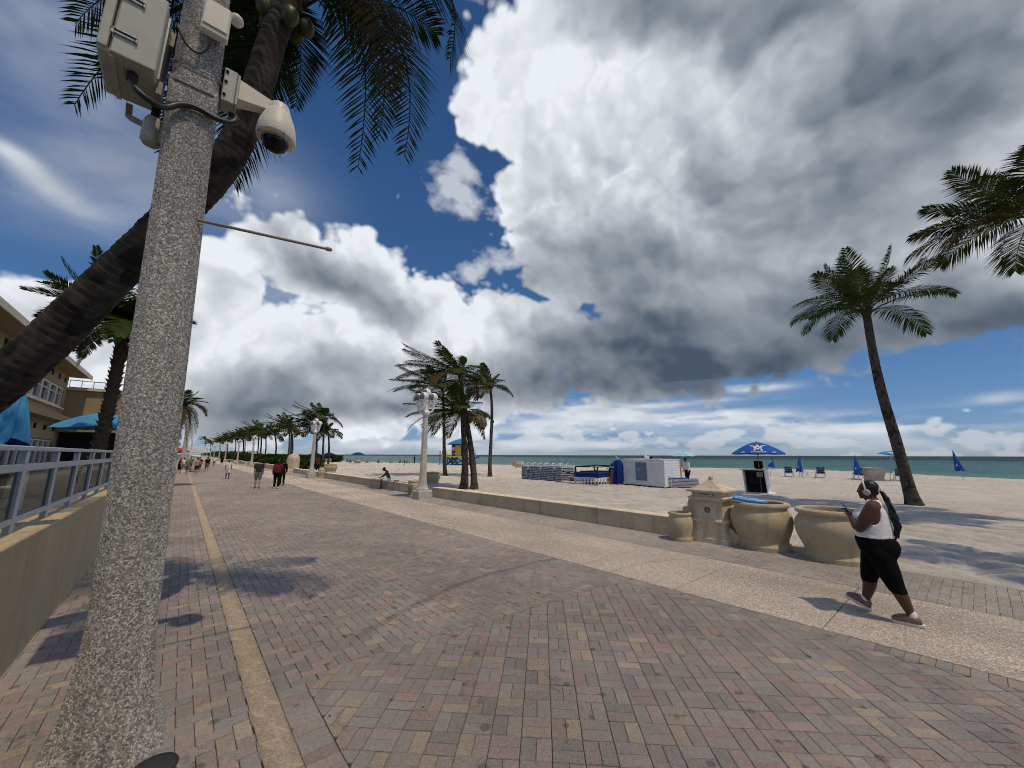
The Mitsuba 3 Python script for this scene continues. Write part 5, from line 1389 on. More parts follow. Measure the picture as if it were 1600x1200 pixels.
board_face(A0, A1, .12, 1.74, .162, 1)
board_face(A1, A2, .12, 1.74, .162, 1)
for q, s_ in ((A1, 1), (A0, 1), (A2, 1)):
    part(st, 'corner_post', box((q[0] - .012, q[1] - .0, .90), (.07, .07, 1.72), .18, bevel=.008), M['white'])
part(st, 'top', prism(np.array([A0 + [-.05, .04], A1 + [-.06, -.06], A2 + [.04, -.05], A3 + [.04, .05]]), 1.742, 1.80), M['white'])
part(st, 'skid', prism(np.array([A0 * .98 + A3 * .02, A1 * .97 + A3 * .03, A2 * .97 + A3 * .03, A3]), -.03, .10), M['dark'])
dv = (A1 - A0) / np.linalg.norm(A1 - A0)
dn = np.array([dv[1], -dv[0]])
mid = A0 + dv * 1.55 + dn * .055
npl = part(st, 'notice', turn(box((0, 0, 0), (.92, 1.18, .014)), (*dv, 0), (0, 0, 1), (*dn, 0), (*mid, 1.0)), M['notice'])
pr = []
for yy_ in np.arange(.48, -.5, -.075):
    x = -.38
    while x < .34:
        w = rng.uniform(.04, .14)
        if rng.random() < .7:
            pr.append(box((x + w / 2, yy_, 0), (w, .028, .004)))
        x += w + .03
pr.append(box((-.2, .12, 0), (.24, .2, .004)))
part(npl, 'print', turn(cat(*pr), (*dv, 0), (0, 0, 1), (*dn, 0), (*(mid + dn * .0095), 1.0)), M['notice_print'])
part(st, 'open_door', prism(np.array([A2 + [.03, .02], A2 + [.30, .0], A2 + [.30, .05], A2 + [.03, .07]]), .12, 1.72), M['stucco'])
it = thing('bag', 'white bag with dark strap lying on top of the stall', 'bag')
part(it, 'body', cat(ball((23.95, 14.3, 1.90), (.14, .2, .10)), ball((24.0, 14.45, 1.99), (.09, .09, .07))), M['white_cloth'], smooth=True)
part(it, 'strap', ball((23.95, 14.0, 1.89), (.12, .13, .09)), M['black_cloth'], smooth=True)
it2 = thing('tray', 'thin pale tray lying on top of the stall', 'tray')
part(it2, 'plate', box((23.9, 13.6, 1.825), (.35, .6, .04), bevel=.01), M['offwhite'])

# kiosk under the blue turtle umbrella
kk = thing('drink_stand', 'slanted white stand with a dark open front below the turtle umbrella', 'stand')
kc, ka = np.array([24.45, 8.05]), math.radians(9)
KP_ = lambda m: move(m, (kc[0], kc[1], 0), ka)


def slab(bot, top, z0, z1):
    v = np.array([[*q, z0] for q in bot] + [[*q, z1] for q in top], float)
    return m3.Manifold.hull_points(v)


part(kk, 'side_panel', KP_(slab([(-.42, .50), (.55, .50), (.55, .46), (-.42, .46)], [(-.50, .54), (.55, .54), (.55, .50), (-.50, .50)], .05, 1.28)), M['white'])
part(kk, 'side_panel', KP_(slab([(-.42, -.60), (.55, -.60), (.55, -.54), (-.42, -.54)], [(-.50, -.54), (.55, -.54), (.55, -.48), (-.50, -.48)], .05, 1.28)), M['white'])
part(kk, 'back_panel', KP_(box((.52, -.03, .66), (.05, 1.0, 1.2))), M['dark'])
part(kk, 'counter', KP_(box((-.03, .03, 1.305), (1.25, 1.24, .05), bevel=.01)), M['white'])
part(kk, 'shelf', KP_(box((.12, -.03, .55), (.75, .98, .04))), M['dark'])
part(kk, 'inner_front', KP_(box((-.02, -.03, .66), (.02, .96, 1.18))), M['dark'])
part(kk, 'base', KP_(box((-.05, -.05, .03), (1.5, 1.5, .09))), M['white'])
part(kk, 'hanging_sheet', KP_(box((-.06, -.22, 1.04), (.02, .28, .26))), M['grey_cloth'])
mon = thing('display', 'black tablet display standing on the drink stand', 'screen')
part(mon, 'screen', KP_(box((.1, -.18, 1.56), (.06, .42, .40), bevel=.01)), M['dark'])
part(mon, 'foot', KP_(box((.12, -.18, 1.345), (.2, .25, .03))), M['dark'])

u, place = umbrella((24.30, 7.78, 0), 1.30, .60, 2.20, 'blue_cloth', 'big royal blue umbrella printed with a white turtle over the drink stand', ribmat='wood', rim=.07)
# the white turtle and the lettering, laid on the cloth's west face
def on_cloth(pts2, R, H, pole, a0):
    """Flat (across, up the slope) outlines laid just above the umbrella's cover around azimuth a0."""
    out = []
    for x, s in pts2:
        t = s
        a_ = a0 - x / (R * max(t, .2))
        out.append((R * t * math.cos(a_) * .995, R * t * math.sin(a_) * .995, pole + H * (1 - t ** 1.55) + .012))
    return np.array(out)


def patch(outline, R=1.30, H=.60, pole=2.20, a0=math.radians(200)):
    m = trimesh.creation.triangulate_polygon(Polygon(outline).buffer(0).segmentize(.03), engine='earcut') if hasattr(trimesh.creation, 'triangulate_polygon') else None
    v2, f = m
    P3 = on_cloth(v2, R, H, pole, a0)
    nn = len(P3)
    return P3, np.asarray(f)


def ell(cx, cy, rx, ry, rot=0, n=18):
    t = np.arange(n) * 2 * np.pi / n
    x, y_ = rx * np.cos(t), ry * np.sin(t)
    return [(cx + x[i] * math.cos(rot) - y_[i] * math.sin(rot), cy + (x[i] * math.sin(rot) + y_[i] * math.cos(rot)) / 1.6) for i in range(n)]


tur = [ell(0, .68, .20, .20), ell(0, .49, .07, .085), ell(-.26, .545, .17, .055, .45), ell(.26, .545, .17, .055, -.45), ell(-.16, .835, .055, .09, -.3), ell(.16, .835, .055, .09, .3)]
part(u, 'turtle_print', place(cat(*[patch(o) for o in tur])), M['white'])
part(u, 'turtle_spots', place(cat(*[(lambda q: (q[0] + [0, 0, .006], q[1]))(patch(o)) for o in [ell(0, .68, .05, .05), ell(-.1, .63, .035, .03), ell(.1, .63, .035, .03), ell(-.09, .74, .035, .03), ell(.09, .74, .035, .03)]])), M['blue_cloth'])
marks, x = [], -.36
while x < .34:
    w = rng.uniform(.035, .07)
    hgt = rng.uniform(.028, .05)
    marks.append(patch([(x, .97 - hgt), (x + w, .97 - hgt), (x + w, .975), (x, .975)]))
    x += w + .016
part(u, 'lettering', place(cat(*marks)), M['white'])
part(u, 'rim_mark', place(cat(*[patch([(x0 - .14, .985), (x0 - .02, .93), (x0 + .14, .985)]) for x0 in (-.75, .75)])), M['white'])

u2, p2 = umbrella((45.0, 4.9, 0), .86, .32, 2.18, 'bright_blue', 'open blue umbrella with a white crown mark behind the leaning palm trunk', lean=(.05, -.16), n=8)
part(u2, 'crown_print', p2(cat(*[patch(o, .86, .32, 2.18, math.radians(195)) for o in ([(-.3, .80), (.3, .80), (.34, .55), (.15, .68), (0, .50), (-.15, .68), (-.34, .55)],)])), M['white'])
for at, h0, h1, lab, ln in [((46.3, 13.9, 0), .95, 2.02, 'folded blue umbrella just right of the drink stand by the water', (.1, -.18)), ((45.9, 11.3, 0), .55, 2.05, 'folded blue umbrella standing behind the two loungers', (.0, -.10)), ((44.6, 6.75, 0), .55, 2.1, 'folded blue umbrella left of the urn near the shore', (.0, .02)), ((52.0, 1.0, 0), .85, 2.55, 'folded blue umbrella standing alone at the far right by the water', (.04, .12))]:
    k, ex, ey, ax = closed_umbrella(at, h0, h1, lab, ln, r=.24)
    part(k, 'white_mark', turn(cat(ball((-.20, .06, h0 + .45), (.03, .07, .09), 1), ball((-.17, .0, h0 + .62), (.03, .05, .05), 1)), ex, ey, ax, at), M['white'])

# orange marker, far urns' umbrellas, beach clutter
cn = thing('beach_marker', 'small orange-red inflatable marker standing on the sand near the water', 'marker')
part(cn, 'body', lathe([(.30, 0), (.34, .15), (.25, .5), (.16, .9), (.05, 1.05)], 16, (46.9, 55.0, 0)), M['orange'], smooth=30)
part(cn, 'collar', lathe([(.36, .1), (.38, .16), (.36, .22)], 16, (46.9, 55.0, 0)), M['orange'], smooth=30)
for i, (x, y, lab) in enumerate([(31.2, 92.6, 'dark blue beach umbrella over an urn, right of three far ones'), (29.8, 110.6, 'dark blue beach umbrella over an urn, middle of the far ones'), (30.5, 128, 'dark blue beach umbrella farthest left by the palms'), (33.5, 124, 'tilted dark blue beach umbrella near the far bathers')]):
    umbrella((x, y, 0), 1.7, .6, 2.0, 'navy_cloth', lab, lean=(.0, .05 * (i % 2)))

# ------------------------------------------------------------------ lifeguard tower
lg = thing('lifeguard_tower', 'blue and yellow lifeguard tower with a blue pyramid roof behind palm trunks', 'tower')
LC, LA = np.array([43.6, 68.2]), math.radians(35)
G = lambda m: move(m, (LC[0], LC[1], 0), LA)
part(lg, 'deck', G(box((0.5, 0, 1.72), (5.6, 4.4, .22))), M['yellow'])
part(lg, 'hut', G(box((-.2, .0, 3.05), (2.5, 2.5, 2.4))), M['tower_blue'])
part(lg, 'door', G(box((-1.47, -.10, 2.95), (.08, .95, 2.2))), M['yellow'])
part(lg, 'trim', G(cat(*[box((-1.47, y_, 3.05), (.07, .10, 2.36)) for y_ in (-.66, .46)], *[box((a_, b_, 3.05), (.12, .12, 2.44)) for a_ in (-1.46, 1.06) for b_ in (-1.26, 1.26)])), M['offwhite'])
part(lg, 'sign', G(box((-1.48, .88, 3.3), (.05, .5, .5))), M['white'])
part(lg, 'window', G(cat(box((-1.465, .85, 2.4), (.05, .5, .5)), box((-.2, -1.27, 3.3), (1.4, .05, .9)), box((-1.47, -.98, 3.2), (.05, .45, 1.0)))), M['window_glass'])
part(lg, 'roof', G(move(lathe([(2.05, 4.18), (2.08, 4.24), (1.1, 4.85), (.05, 5.35)], square=True), (-.2, 0, 0))), M['bright_blue'])
part(lg, 'eave', G(box((-.2, 0, 4.14), (3.9, 3.9, .10))), M['dark'])
for a_, b_ in ((-2.2, -2.1), (-2.2, 2.1), (3.2, -2.1), (3.2, 2.1), (.4, -2.1), (.4, 2.1)):
    part(lg, 'rail_post', G(box((a_, b_, 2.36), (.09, .09, 1.1))), M['yellow'])
    part(lg, 'stilt', G(box((a_ * .92, b_ * .92, .8), (.18, .18, 1.7))), M['tower_blue'])
part(lg, 'rail', G(cat(*[box((.5, b_, z), (5.4, .06, .08)) for b_ in (-2.1, 2.1) for z in (2.35, 2.9)], *[box((-2.2, 0, z), (.06, 4.2, .08)) for z in (2.35, 2.9)])), M['yellow'])
part(lg, 'brace', G(cat(*[bar((a_, b_, .15), (a2, b_, 1.6), .16) for b_ in (-1.9, 1.9) for a_, a2 in ((-2.0, .4), (.4, -2.0), (.4, 2.9), (2.9, .4))], *[bar((-2.0, b_, .15), (-2.0, b2, 1.6), .16) for b_, b2 in ((-1.9, 0), (0, -1.9), (0, 1.9), (1.9, 0))])), M['tower_blue'])
part(lg, 'sled', G(box((.4, 0, .08), (5.4, 4.3, .16))), M['tower_blue'])
part(lg, 'ramp', G(cat(bar((3.3, -.6, 1.7), (6.4, -.6, .2), .12), bar((3.3, .6, 1.7), (6.4, .6, .2), .12), *[box((3.4 + i * .5, 0, 1.66 - i * .24), (.2, 1.2, .05)) for i in range(6)])), M['offwhite'])
part(lg, 'blue_board', G(box((4.6, -1.8, 1.6), (2.4, .5, .5), bevel=.1)), M['blue_cloth'])
fl = thing('sign_post', 'thin post with a white panel left of the lifeguard tower', 'sign')
part(fl, 'post', box((39.8, 69.8, 1.4), (.14, .14, 2.8)), M['wood'])
part(fl, 'panel', box((40.3, 69.4, 2.2), (.06, .9, 1.2)), M['white'])

# ------------------------------------------------------------------ people
SEG = 14


def sph(c, r, n=SEG):
    m = m3.Manifold.sphere(1.0, n)
    return m.scale([float(r)] * 3 if np.isscalar(r) else list(map(float, r))).translate([float(q) for q in c])


def limb(*pts):
    """Hulls along (point, radius) pairs."""
    bs = [sph(p, r) for p, r in pts]
    return [m3.Manifold.batch_hull([a_, b_]) for a_, b_ in zip(bs, bs[1:])]


def fuse(ms, length=.03, it=8):
    m = m3.Manifold.batch_boolean(ms, m3.OpType.Add)
    m = m.refine_to_length(length)
    v, f = arr(m)
    t = trimesh.Trimesh(v, f, process=True)
    trimesh.smoothing.filter_taubin(t, lamb=.5, nu=-.52, iterations=it)
    return np.array(t.vertices), np.array(t.faces)


def hand(wrist, aim, palm_n, curl=.5, s=1.0, side=1.0):
    """A palm and five unequal bent fingers: a list of solids."""
    aim = np.asarray(aim, float) / np.linalg.norm(aim)
    n = np.asarray(palm_n, float)
    n = n - aim * (n @ aim)
    n /= np.linalg.norm(n)
    w = np.cross(aim, n) * side
    W = np.asarray(wrist, float)
    P_ = lambda a_, b_, c_: W + s * (aim * a_ + w * b_ + n * c_)
    ms = [m3.Manifold.batch_hull([sph(P_(.0, 0, 0), .022 * s, 10), sph(P_(.075, .026, 0), .013 * s, 10), sph(P_(.08, -.026, 0), .013 * s, 10)])]
    for i, (b_, L_) in enumerate([(.029, .062), (.010, .074), (-.010, .068), (-.028, .052)]):
        p0 = P_(.075, b_, 0)
        d1 = aim * math.cos(curl) + n * math.sin(curl)
        d2 = aim * math.cos(curl * 2.1) + n * math.sin(curl * 2.1)
        p1 = p0 + d1 * L_ * .5 * s
        p2 = p1 + d2 * L_ * .5 * s
        ms += limb((p0, .0095 * s), (p1, .0088 * s), (p2, .0072 * s))
    t0, t1 = P_(.02, .028, .004), P_(.055, .050, .018)
    ms += limb((t0, .012 * s), (t1, .010 * s), (P_(.083, .046, .030), .008 * s))
    return ms


def person(at, face, pose, skin, clothes, label, group=None, H=1.72, res=.045, stout=1.0, hair='hair', long_hair=False):
    """A figure from its pose: joints in its own frame (right, forward, up), scaled to H, turned to face (degrees from north, clockwise)."""
    k = thing('person', label, 'person', group)
    s = H / 1.75
    ca, sa = math.cos(math.radians(-face)), math.sin(math.radians(-face))

    def out(m):
        v, f = m
        v = v * s
        return np.column_stack([v[:, 0] * ca - v[:, 1] * sa, v[:, 0] * sa + v[:, 1] * ca, v[:, 2]]) + np.asarray(at, float), f

    J = pose
    q = stout
    body, torso = [], []
    torso += [m3.Manifold.batch_hull([sph(J['chest'] + [0, 0, .02], (.165 * q, .105 * q, .15)), sph(J['belly'], (.145 * q, .105 * q, .12))]),
              m3.Manifold.batch_hull([sph(J['belly'], (.145 * q, .105 * q, .12)), sph(J['pelvis'], (.165 * q, .115 * q, .10))])]
    torso += limb((J['sh_l'], .062), (J['chest'] + [0, 0, .12], .075), (J['sh_r'], .062))
    neck = limb((J['chest'] + [0, 0, .16], .062), (J['neck'], .052), (J['head'] + [0, -.01, -.06], .055))
    head = [sph(J['head'], (.074, .092, .112), 18), sph(J['head'] + [0, .035, -.05], (.052, .055, .06)), sph(J['head'] + [0, .098, -.012], (.014, .018, .022), 8), sph(J['head'] + [.076, 0, -.01], (.012, .02, .03), 8), sph(J['head'] + [-.076, 0, -.01], (.012, .02, .03), 8)]
    legs, arms_ = [], []
    for e in ('l', 'r'):
        sg = 1 if e == 'r' else -1
        legs += limb((J['hip_' + e], .092 * q), (J['knee_' + e], .058), (J['knee_' + e] * .6 + J['ank_' + e] * .4 + [0, -.015, 0], .055), (J['ank_' + e], .037))
        legs += limb((J['ank_' + e] + [0, -.03, -.045], .034), (J['toe_' + e], .028))
        arms_ += limb((J['sh_' + e], .056 * q), (J['el_' + e], .042), (J['wr_' + e], .028))
        aim = J['wr_' + e] - J['el_' + e]
        arms_ += hand(J['wr_' + e], aim, (-sg, .15, .1), .45, 1.0, sg)
    part(k, 'body', out(fuse(torso + neck + head + legs + arms_, res)), M[skin], smooth=True)
    for nm, what, m_ in clothes:
        ms = []
        g = .014
        if 'torso' in what:
            ms += [m3.Manifold.batch_hull([sph(J['chest'] + [0, 0, .02], np.array([.165 * q, .105 * q, .15]) + g), sph(J['belly'], np.array([.145 * q, .105 * q, .12]) + g)]), m3.Manifold.batch_hull([sph(J['belly'], np.array([.145 * q, .105 * q, .12]) + g + .006), sph(J['pelvis'] + [0, 0, .04], np.array([.165 * q, .115 * q, .07]) + g + .006)])]
            ms += limb((J['sh_l'], .062 + g), (J['chest'] + [0, 0, .11], .075 + g), (J['sh_r'], .062 + g))
        for e in ('l', 'r'):
            if 'sleeve' in what:
                ms += limb((J['sh_' + e], .060 * q + g), (J['sh_' + e] * .35 + J['el_' + e] * .65, .05 * q + g))
            if 'longsleeve' in what:
                ms += limb((J['sh_' + e], .060 * q + g), (J['el_' + e], .048 + g), (J['wr_' + e], .036 + g * .6))
            if 'shorts' in what:
                ms += limb((J['hip_' + e], .096 * q + g), (J['hip_' + e] * .22 + J['knee_' + e] * .78, .075 + g))
            if 'trousers' in what:
                ms += limb((J['hip_' + e], .096 * q + g), (J['knee_' + e], .066 + g), (J['ank_' + e] + [0, 0, .02], .05 + g))
            if 'shoe' in what:
                ms += limb((J['ank_' + e] + [0, -.045, -.045], .044), (J['toe_' + e] * .5 + J['ank_' + e] * .5 + [0, 0, -.02], .046), (J['toe_' + e], .036))
        if 'hips' in what:
            ms += [sph(J['pelvis'], np.array([.165 * q, .115 * q, .10]) + g + .003)]
        part(k, nm, out(fuse(ms, res, 5)), M[m_], smooth=True)
    hs = [sph(J['head'] + [0, -.018, .022], (.082, .092, .105), 16)]
    if long_hair:
        hs += limb((J['head'] + [0, -.07, 0], .07), (J['head'] + [0, -.09, -.16], .06), (J['head'] + [0, -.09, -.28], .035))
    hm = m3.Manifold.batch_boolean(hs, m3.OpType.Add)
    hm = hm.trim_by_plane([0.0, -.55, .83], float((J['head'] + [0, .035, .012]) @ np.array([0, -.55, .83]))) if not long_hair else hm - sph(J['head'] + [0, .10, -.05], (.085, .085, .09), 14)
    part(k, 'hair', out(arr(hm)), M[hair], smooth=True)
    part(k, 'eyes', out(cat(*[ball(J['head'] + np.array([sx * .032, .083, .012]), (.013, .008, .008), 1) for sx in (-1, 1)])), M['eye_white'], smooth=True)
    return k, out, J


def walk(st=.28, arm=.2, lean=.02):
    A = lambda *x: np.array(x, float)
    return dict(pelvis=A(0, 0, .95), belly=A(0, lean * .5, 1.10), chest=A(0, lean, 1.30), neck=A(0, lean + .02, 1.51), head=A(0, lean + .05, 1.635),
                sh_l=A(-.185, lean, 1.42), sh_r=A(.185, lean, 1.42), el_l=A(-.235, lean - arm * .4 - .02, 1.14), el_r=A(.235, lean + arm * .3 - .02, 1.14), wr_l=A(-.24, lean - arm * .55 + .06, .90), wr_r=A(.24, lean + arm * .9 + .04, .91),
                hip_l=A(-.095, 0, .90), hip_r=A(.095, 0, .90), knee_l=A(-.10, st * .62 + .05, .49), knee_r=A(.10, -st * .25, .48), ank_l=A(-.10, st, .085), ank_r=A(.10, -st - .10, .13 if st > .1 else .085), toe_l=A(-.11, st + .17, .035), toe_r=A(.11, -st + .04, .03))


def sit(h=.47, lean=.16):
    A = lambda *x: np.array(x, float)
    return dict(pelvis=A(0, 0, h + .10), belly=A(0, lean * .3, h + .24), chest=A(0, lean, h + .42), neck=A(0, lean + .10, h + .60), head=A(0, lean + .19, h + .69),
                sh_l=A(-.18, lean + .02, h + .54), sh_r=A(.18, lean + .02, h + .54), el_l=A(-.24, lean + .16, h + .30), el_r=A(.24, lean + .16, h + .30), wr_l=A(-.10, lean + .34, h + .22), wr_r=A(.10, lean + .34, h + .22),
                hip_l=A(-.10, .02, h + .09), hip_r=A(.10, .02, h + .09), knee_l=A(-.13, .44, h + .07), knee_r=A(.13, .44, h + .07), ank_l=A(-.10, .40, .085), ank_r=A(.10, .46, .085), toe_l=A(-.11, .57, .035), toe_r=A(.11, .63, .035))


def ground_sit():
    J = sit(.02, .05)
    for e, sx in (('l', -1), ('r', 1)):
        J['knee_' + e] = np.array([sx * .14, .42, .36]); J['ank_' + e] = np.array([sx * .12, .70, .08]); J['toe_' + e] = np.array([sx * .12, .86, .05])
    return J


TEE, LONG = ('shirt', ('torso', 'sleeve')), ('shirt', ('torso', 'longsleeve'))
SHORTS, TROUS, SHOES = ('shorts', ('shorts', 'hips')), ('trousers', ('trousers', 'hips')), ('shoes', ('shoe',))
cl = lambda *a: [(*x, m_) for x, m_ in a]
person((3.72, 28.6, 0), 4, walk(.10, .10), 'skin_tan', cl((TEE, 'charcoal_cloth'), (SHORTS, 'grey_short'), (SHOES, 'black_cloth')), 'person in dark t-shirt and grey shorts walking away up the walk', H=1.74, res=.035, stout=1.12)
person((4.62, 27.9, 0), 8, walk(.20, .16), 'skin_dark', cl((LONG, 'maroon_cloth'), (TROUS, 'black_cloth'), (SHOES, 'white_cloth')), 'person in maroon top and black trousers walking beside the dark t-shirt', H=1.72, res=.035, stout=1.14, long_hair=True)
person((5.35, 30.5, 0), 10, walk(.16, .2), 'skin_dark', cl((LONG, 'black_cloth'), (TROUS, 'black_cloth'), (SHOES, 'black_cloth')), 'person in all black half hidden behind the maroon top', H=1.70)
person((3.12, 41.0, 0), 184, walk(.18, .25), 'skin_dark', cl((TEE, 'white_cloth'), (SHORTS, 'offwhite'), (SHOES, 'black_cloth')), 'person in white shirt and pale shorts walking towards the camera', H=1.6)
sk, so_, sj = person((9.83, 23.3, 0), -70, sit(.47, .14), 'skin_dark', cl((SHORTS, 'white_cloth')), 'bare-chested person in white shorts sitting bent over on the seat wall', H=1.78, res=.03)
sl_ = thing('sandals', 'dark sandals left on the seat wall beside the sitting person', 'shoes')
part(sl_, 'pair', cat(ball((10.05, 22.9, .50), (.06, .14, .035)), ball((10.2, 22.85, .50), (.06, .14, .03))), M['black_cloth'], smooth=True)
person((12.2, 49.5, 0), 150, walk(.06, .1), 'skin_dark', cl((TEE, 'maroon_cloth'), (TROUS, 'black_cloth')), 'person in red top standing on the sand right of the second lamp post', H=1.7)
ak, ao, aj = person((27.1, 13.15, .05), -60, walk(.04, .05, .06), 'skin_dark', cl((LONG, 'white_cloth'), (TROUS, 'black_cloth'), (SHOES, 'black_cloth')), 'person in white long sleeves at the stall below a pale blue umbrella', H=1.86, res=.035, stout=1.4)
um, _ = umbrella((27.25, 13.4, .0), .80, .30, 2.02, 'pale_blue_cloth', 'small pale blue umbrella above the stall attendant')
for i, (x, y, fc, c1, c2, lab) in enumerate([(.55, 50.5, 10, 'olive_cloth', 'grey_short', 'person in green top and grey shorts by the cafe, with a white cap'), (1.25, 50.0, 0, 'skin_tan', 'charcoal_cloth', 'tanned person in dark shorts walking past the cafe'), (2.35, 58.0, 0, 'black_cloth', 'olive_cloth', 'person in black top and olive shorts up the walk'),
                                            (1.6, 56.5, 190, 'maroon_cloth', 'black_cloth', 'person in dark red at the cafe edge'), (4.2, 82, 180, 'white_cloth', 'grey_short', 'far person in white walking in mid walk'), (5.6, 88, 0, 'black_cloth', 'black_cloth', 'far person in black near the path'), (-.1, 51.5, 90, 'black_cloth', 'black_cloth', 'person in black standing behind the white second post'), (.9, 63, 180, 'grey_short', 'black_cloth', 'person in grey in the cafe crowd'), (2.9, 70, 0, 'maroon_cloth', 'grey_short', 'far person in red shirt up the walk'), (.2, 56, 120, 'white_cloth', 'grey_short', 'person in white under the red cafe umbrella')]):
    person((x, y, 0), fc, walk(.12 + .03 * (i % 3), .15), 'skin_tan', cl((TEE, c1), (SHORTS, c2), (SHOES, 'white_cloth')), lab, H=1.66 + .03 * (i % 4), res=.06, hair='white_hair' if i == 0 else 'hair')
for i, (x, y, fc, lab) in enumerate([(41.5, 84.5, 90, 'dark figure standing upright on the far beach'), (40.6, 79.5, 60, 'dark figure stepping forward on the far beach near the lamp post'), (33.0, 71.5, 80, 'small dark figure nearer on the open sand')]):
    person((x, y, 0), fc, walk(.10 + .12 * (i == 1), .1), 'skin_dark', cl((TEE, 'black_cloth'), (TROUS, 'black_cloth')), lab, H=[2.0, 1.95, 1.25][i] * .88, res=.07)
for i, (x, y) in enumerate([(40.9, 87.6), (40.3, 90), (39.0, 92.5), (36.5, 94), (34.5, 96), (33.0, 104), (35.5, 112), (34.2, 110), (33.6, 121), (35.0, 126), (34.6, 128.5)]):
    person((x, y, 0), 90 + 20 * (i % 3), ground_sit(), 'skin_dark' if i % 2 else 'skin_tan', cl((SHORTS, 'black_cloth')), f'{ORDS[i]} small bather sitting on the far sand, counted from the lamp post leftwards', 'bathers sitting on the far sand', H=1.75, res=.09)

# ------------------------------------------------------------------ the walking woman
wk = thing('person', 'person in white tank top and black leggings walking with a phone and headphones', 'person')
V = lambda y_, z, x=0.0: np.array([7.20 + x, y_, z])
SEG = 20
EL = lambda c, r: sph(c, r, 28)
torso = [m3.Manifold.batch_hull([EL(V(1.00, 1.27), (.185, .145, .15)), EL(V(1.02, 1.10), (.20, .180, .12))]), EL(V(1.10, 1.23), (.165, .115, .105)),
         m3.Manifold.batch_hull([EL(V(1.02, 1.08), (.205, .185, .10)), EL(V(1.03, .95), (.225, .190, .11)), EL(V(1.02, .84), (.215, .170, .12))]), EL(V(.94, .875, -.085), (.125, .148, .15)), EL(V(.95, .87, .10), (.12, .145, .14)),
         *limb((V(.97, 1.39, -.19), .072), (V(.98, 1.42), .085), (V(.99, 1.39, .19), .072))]
neck = limb((V(.98, 1.42), .078), (V(1.005, 1.50), .064), (V(1.02, 1.555), .066))
HC = V(1.015, 1.60)
headm = [EL(HC, (.078, .100, .115)), sph(HC + [0, .045, -.065], (.056, .058, .062)), sph(HC + [0, .068, -.03], (.052, .045, .05)), sph(HC + [0, .112, -.030], (.017, .018, .020), 10), sph(HC + [0, .100, -.005], (.010, .014, .030), 10), sph(HC + [0, .100, -.068], (.024, .014, .010), 10), sph(HC + [0, .097, -.083], (.022, .013, .010), 10), sph(HC + [0, .088, -.108], (.022, .02, .018), 10),
         sph(HC + [-.079, -.002, -.02], (.012, .022, .032), 10), sph(HC + [.079, -.002, -.02], (.012, .022, .032), 10)]
armL = limb((V(.97, 1.39, -.215), .080), (V(1.04, 1.25, -.25), .080), (V(1.125, 1.115, -.255), .058), (V(1.16, 1.13, -.215), .053), (V(1.215, 1.215, -.10), .036))
armR = limb((V(.99, 1.39, .215), .078), (V(1.06, 1.24, .25), .076), (V(1.12, 1.13, .25), .056), (V(1.19, 1.17, .19), .05), (V(1.255, 1.245, .075), .036))
hands = hand(V(1.215, 1.215, -.10), (.55, .45, .75), (.6, .35, -.6), .55, 1.02, -1) + hand(V(1.255, 1.245, .075), (-.45, .35, .8), (-.5, .6, -.4), .50, 1.02, 1)
legL = limb((V(.985, .80, -.115), .135), (V(.925, .58, -.11), .108), (V(.885, .43, -.10), .079), (V(.845, .33, -.10), .074), (V(.79, .14, -.095), .044), (V(.775, .085, -.095), .042)) + limb((V(.735, .05, -.09), .038), (V(.80, .052, -.095), .045), (V(.93, .03, -.10), .030))
legR = limb((V(1.06, .80, .115), .135), (V(1.115, .60, .11), .110), (V(1.16, .455, .10), .080), (V(1.165, .35, .10), .075), (V(1.225, .16, .095), .045), (V(1.235, .115, .095), .042)) + limb((V(1.215, .07, .095), .037), (V(1.28, .085, .095), .044), (V(1.395, .135, .095), .029))
part(wk, 'body', fuse(torso + neck + headm + armL + armR + hands + legL + legR, .0125, 9), M['skin_dark'], smooth=True)
# tank top: the trunk a little larger, cut at the waist, the armholes and the neckline
tank = m3.Manifold.batch_boolean([m3.Manifold.batch_hull([EL(V(1.00, 1.27), (.196, .156, .155)), EL(V(1.02, 1.10), (.211, .192, .125))]), EL(V(1.10, 1.23), (.176, .127, .116)), m3.Manifold.batch_hull([EL(V(1.02, 1.10), (.211, .192, .11)), EL(V(1.03, 1.0), (.224, .199, .10))]), *limb((V(.975, 1.40, -.12), .080), (V(.985, 1.42), .093), (V(.99, 1.40, .12), .080))], m3.OpType.Add)
tank = tank.trim_by_plane([0., 0., 1.], .995).trim_by_plane([0., 0., -1.], -1.475)
for sx in (-1, 1):
    tank -= m3.Manifold.batch_hull([sph(V(.950, 1.40, sx * .215), (.115, .120, .13), 24), sph(V(.985, 1.26, sx * .235), (.095, .125, .11), 24)])
tank -= m3.Manifold.batch_hull([sph(V(1.02, 1.50), (.085, .10, .09), 24), sph(V(1.15, 1.44), (.09, .1, .07), 24)])
v, f = arr(tank.refine_to_length(.014))
tt = trimesh.Trimesh(v, f, process=True)
trimesh.smoothing.filter_taubin(tt, lamb=.5, nu=-.52, iterations=4)
wv = np.array(tt.vertices)
wn = np.array(tt.vertex_normals)
fold = (meshkit.fbm(wv * [10, 10, 26], 3, 6) - .5) * .010 * np.clip(1.25 - np.abs(wv[:, 2] - 1.08) * 5, .25, 1)
part(wk, 'tank_top', (wv + wn * (fold[:, None] + .002), np.array(tt.faces)), M['white_cloth'], smooth=True)
hipm = [m3.Manifold.batch_hull([EL(V(1.02, 1.06), (.204, .184, .06)), EL(V(1.03, .95), (.236, .201, .11)), EL(V(1.02, .84), (.226, .181, .12))]), EL(V(.94, .875, -.085), (.136, .159, .161)), EL(V(.95, .87, .10), (.131, .156, .151))]
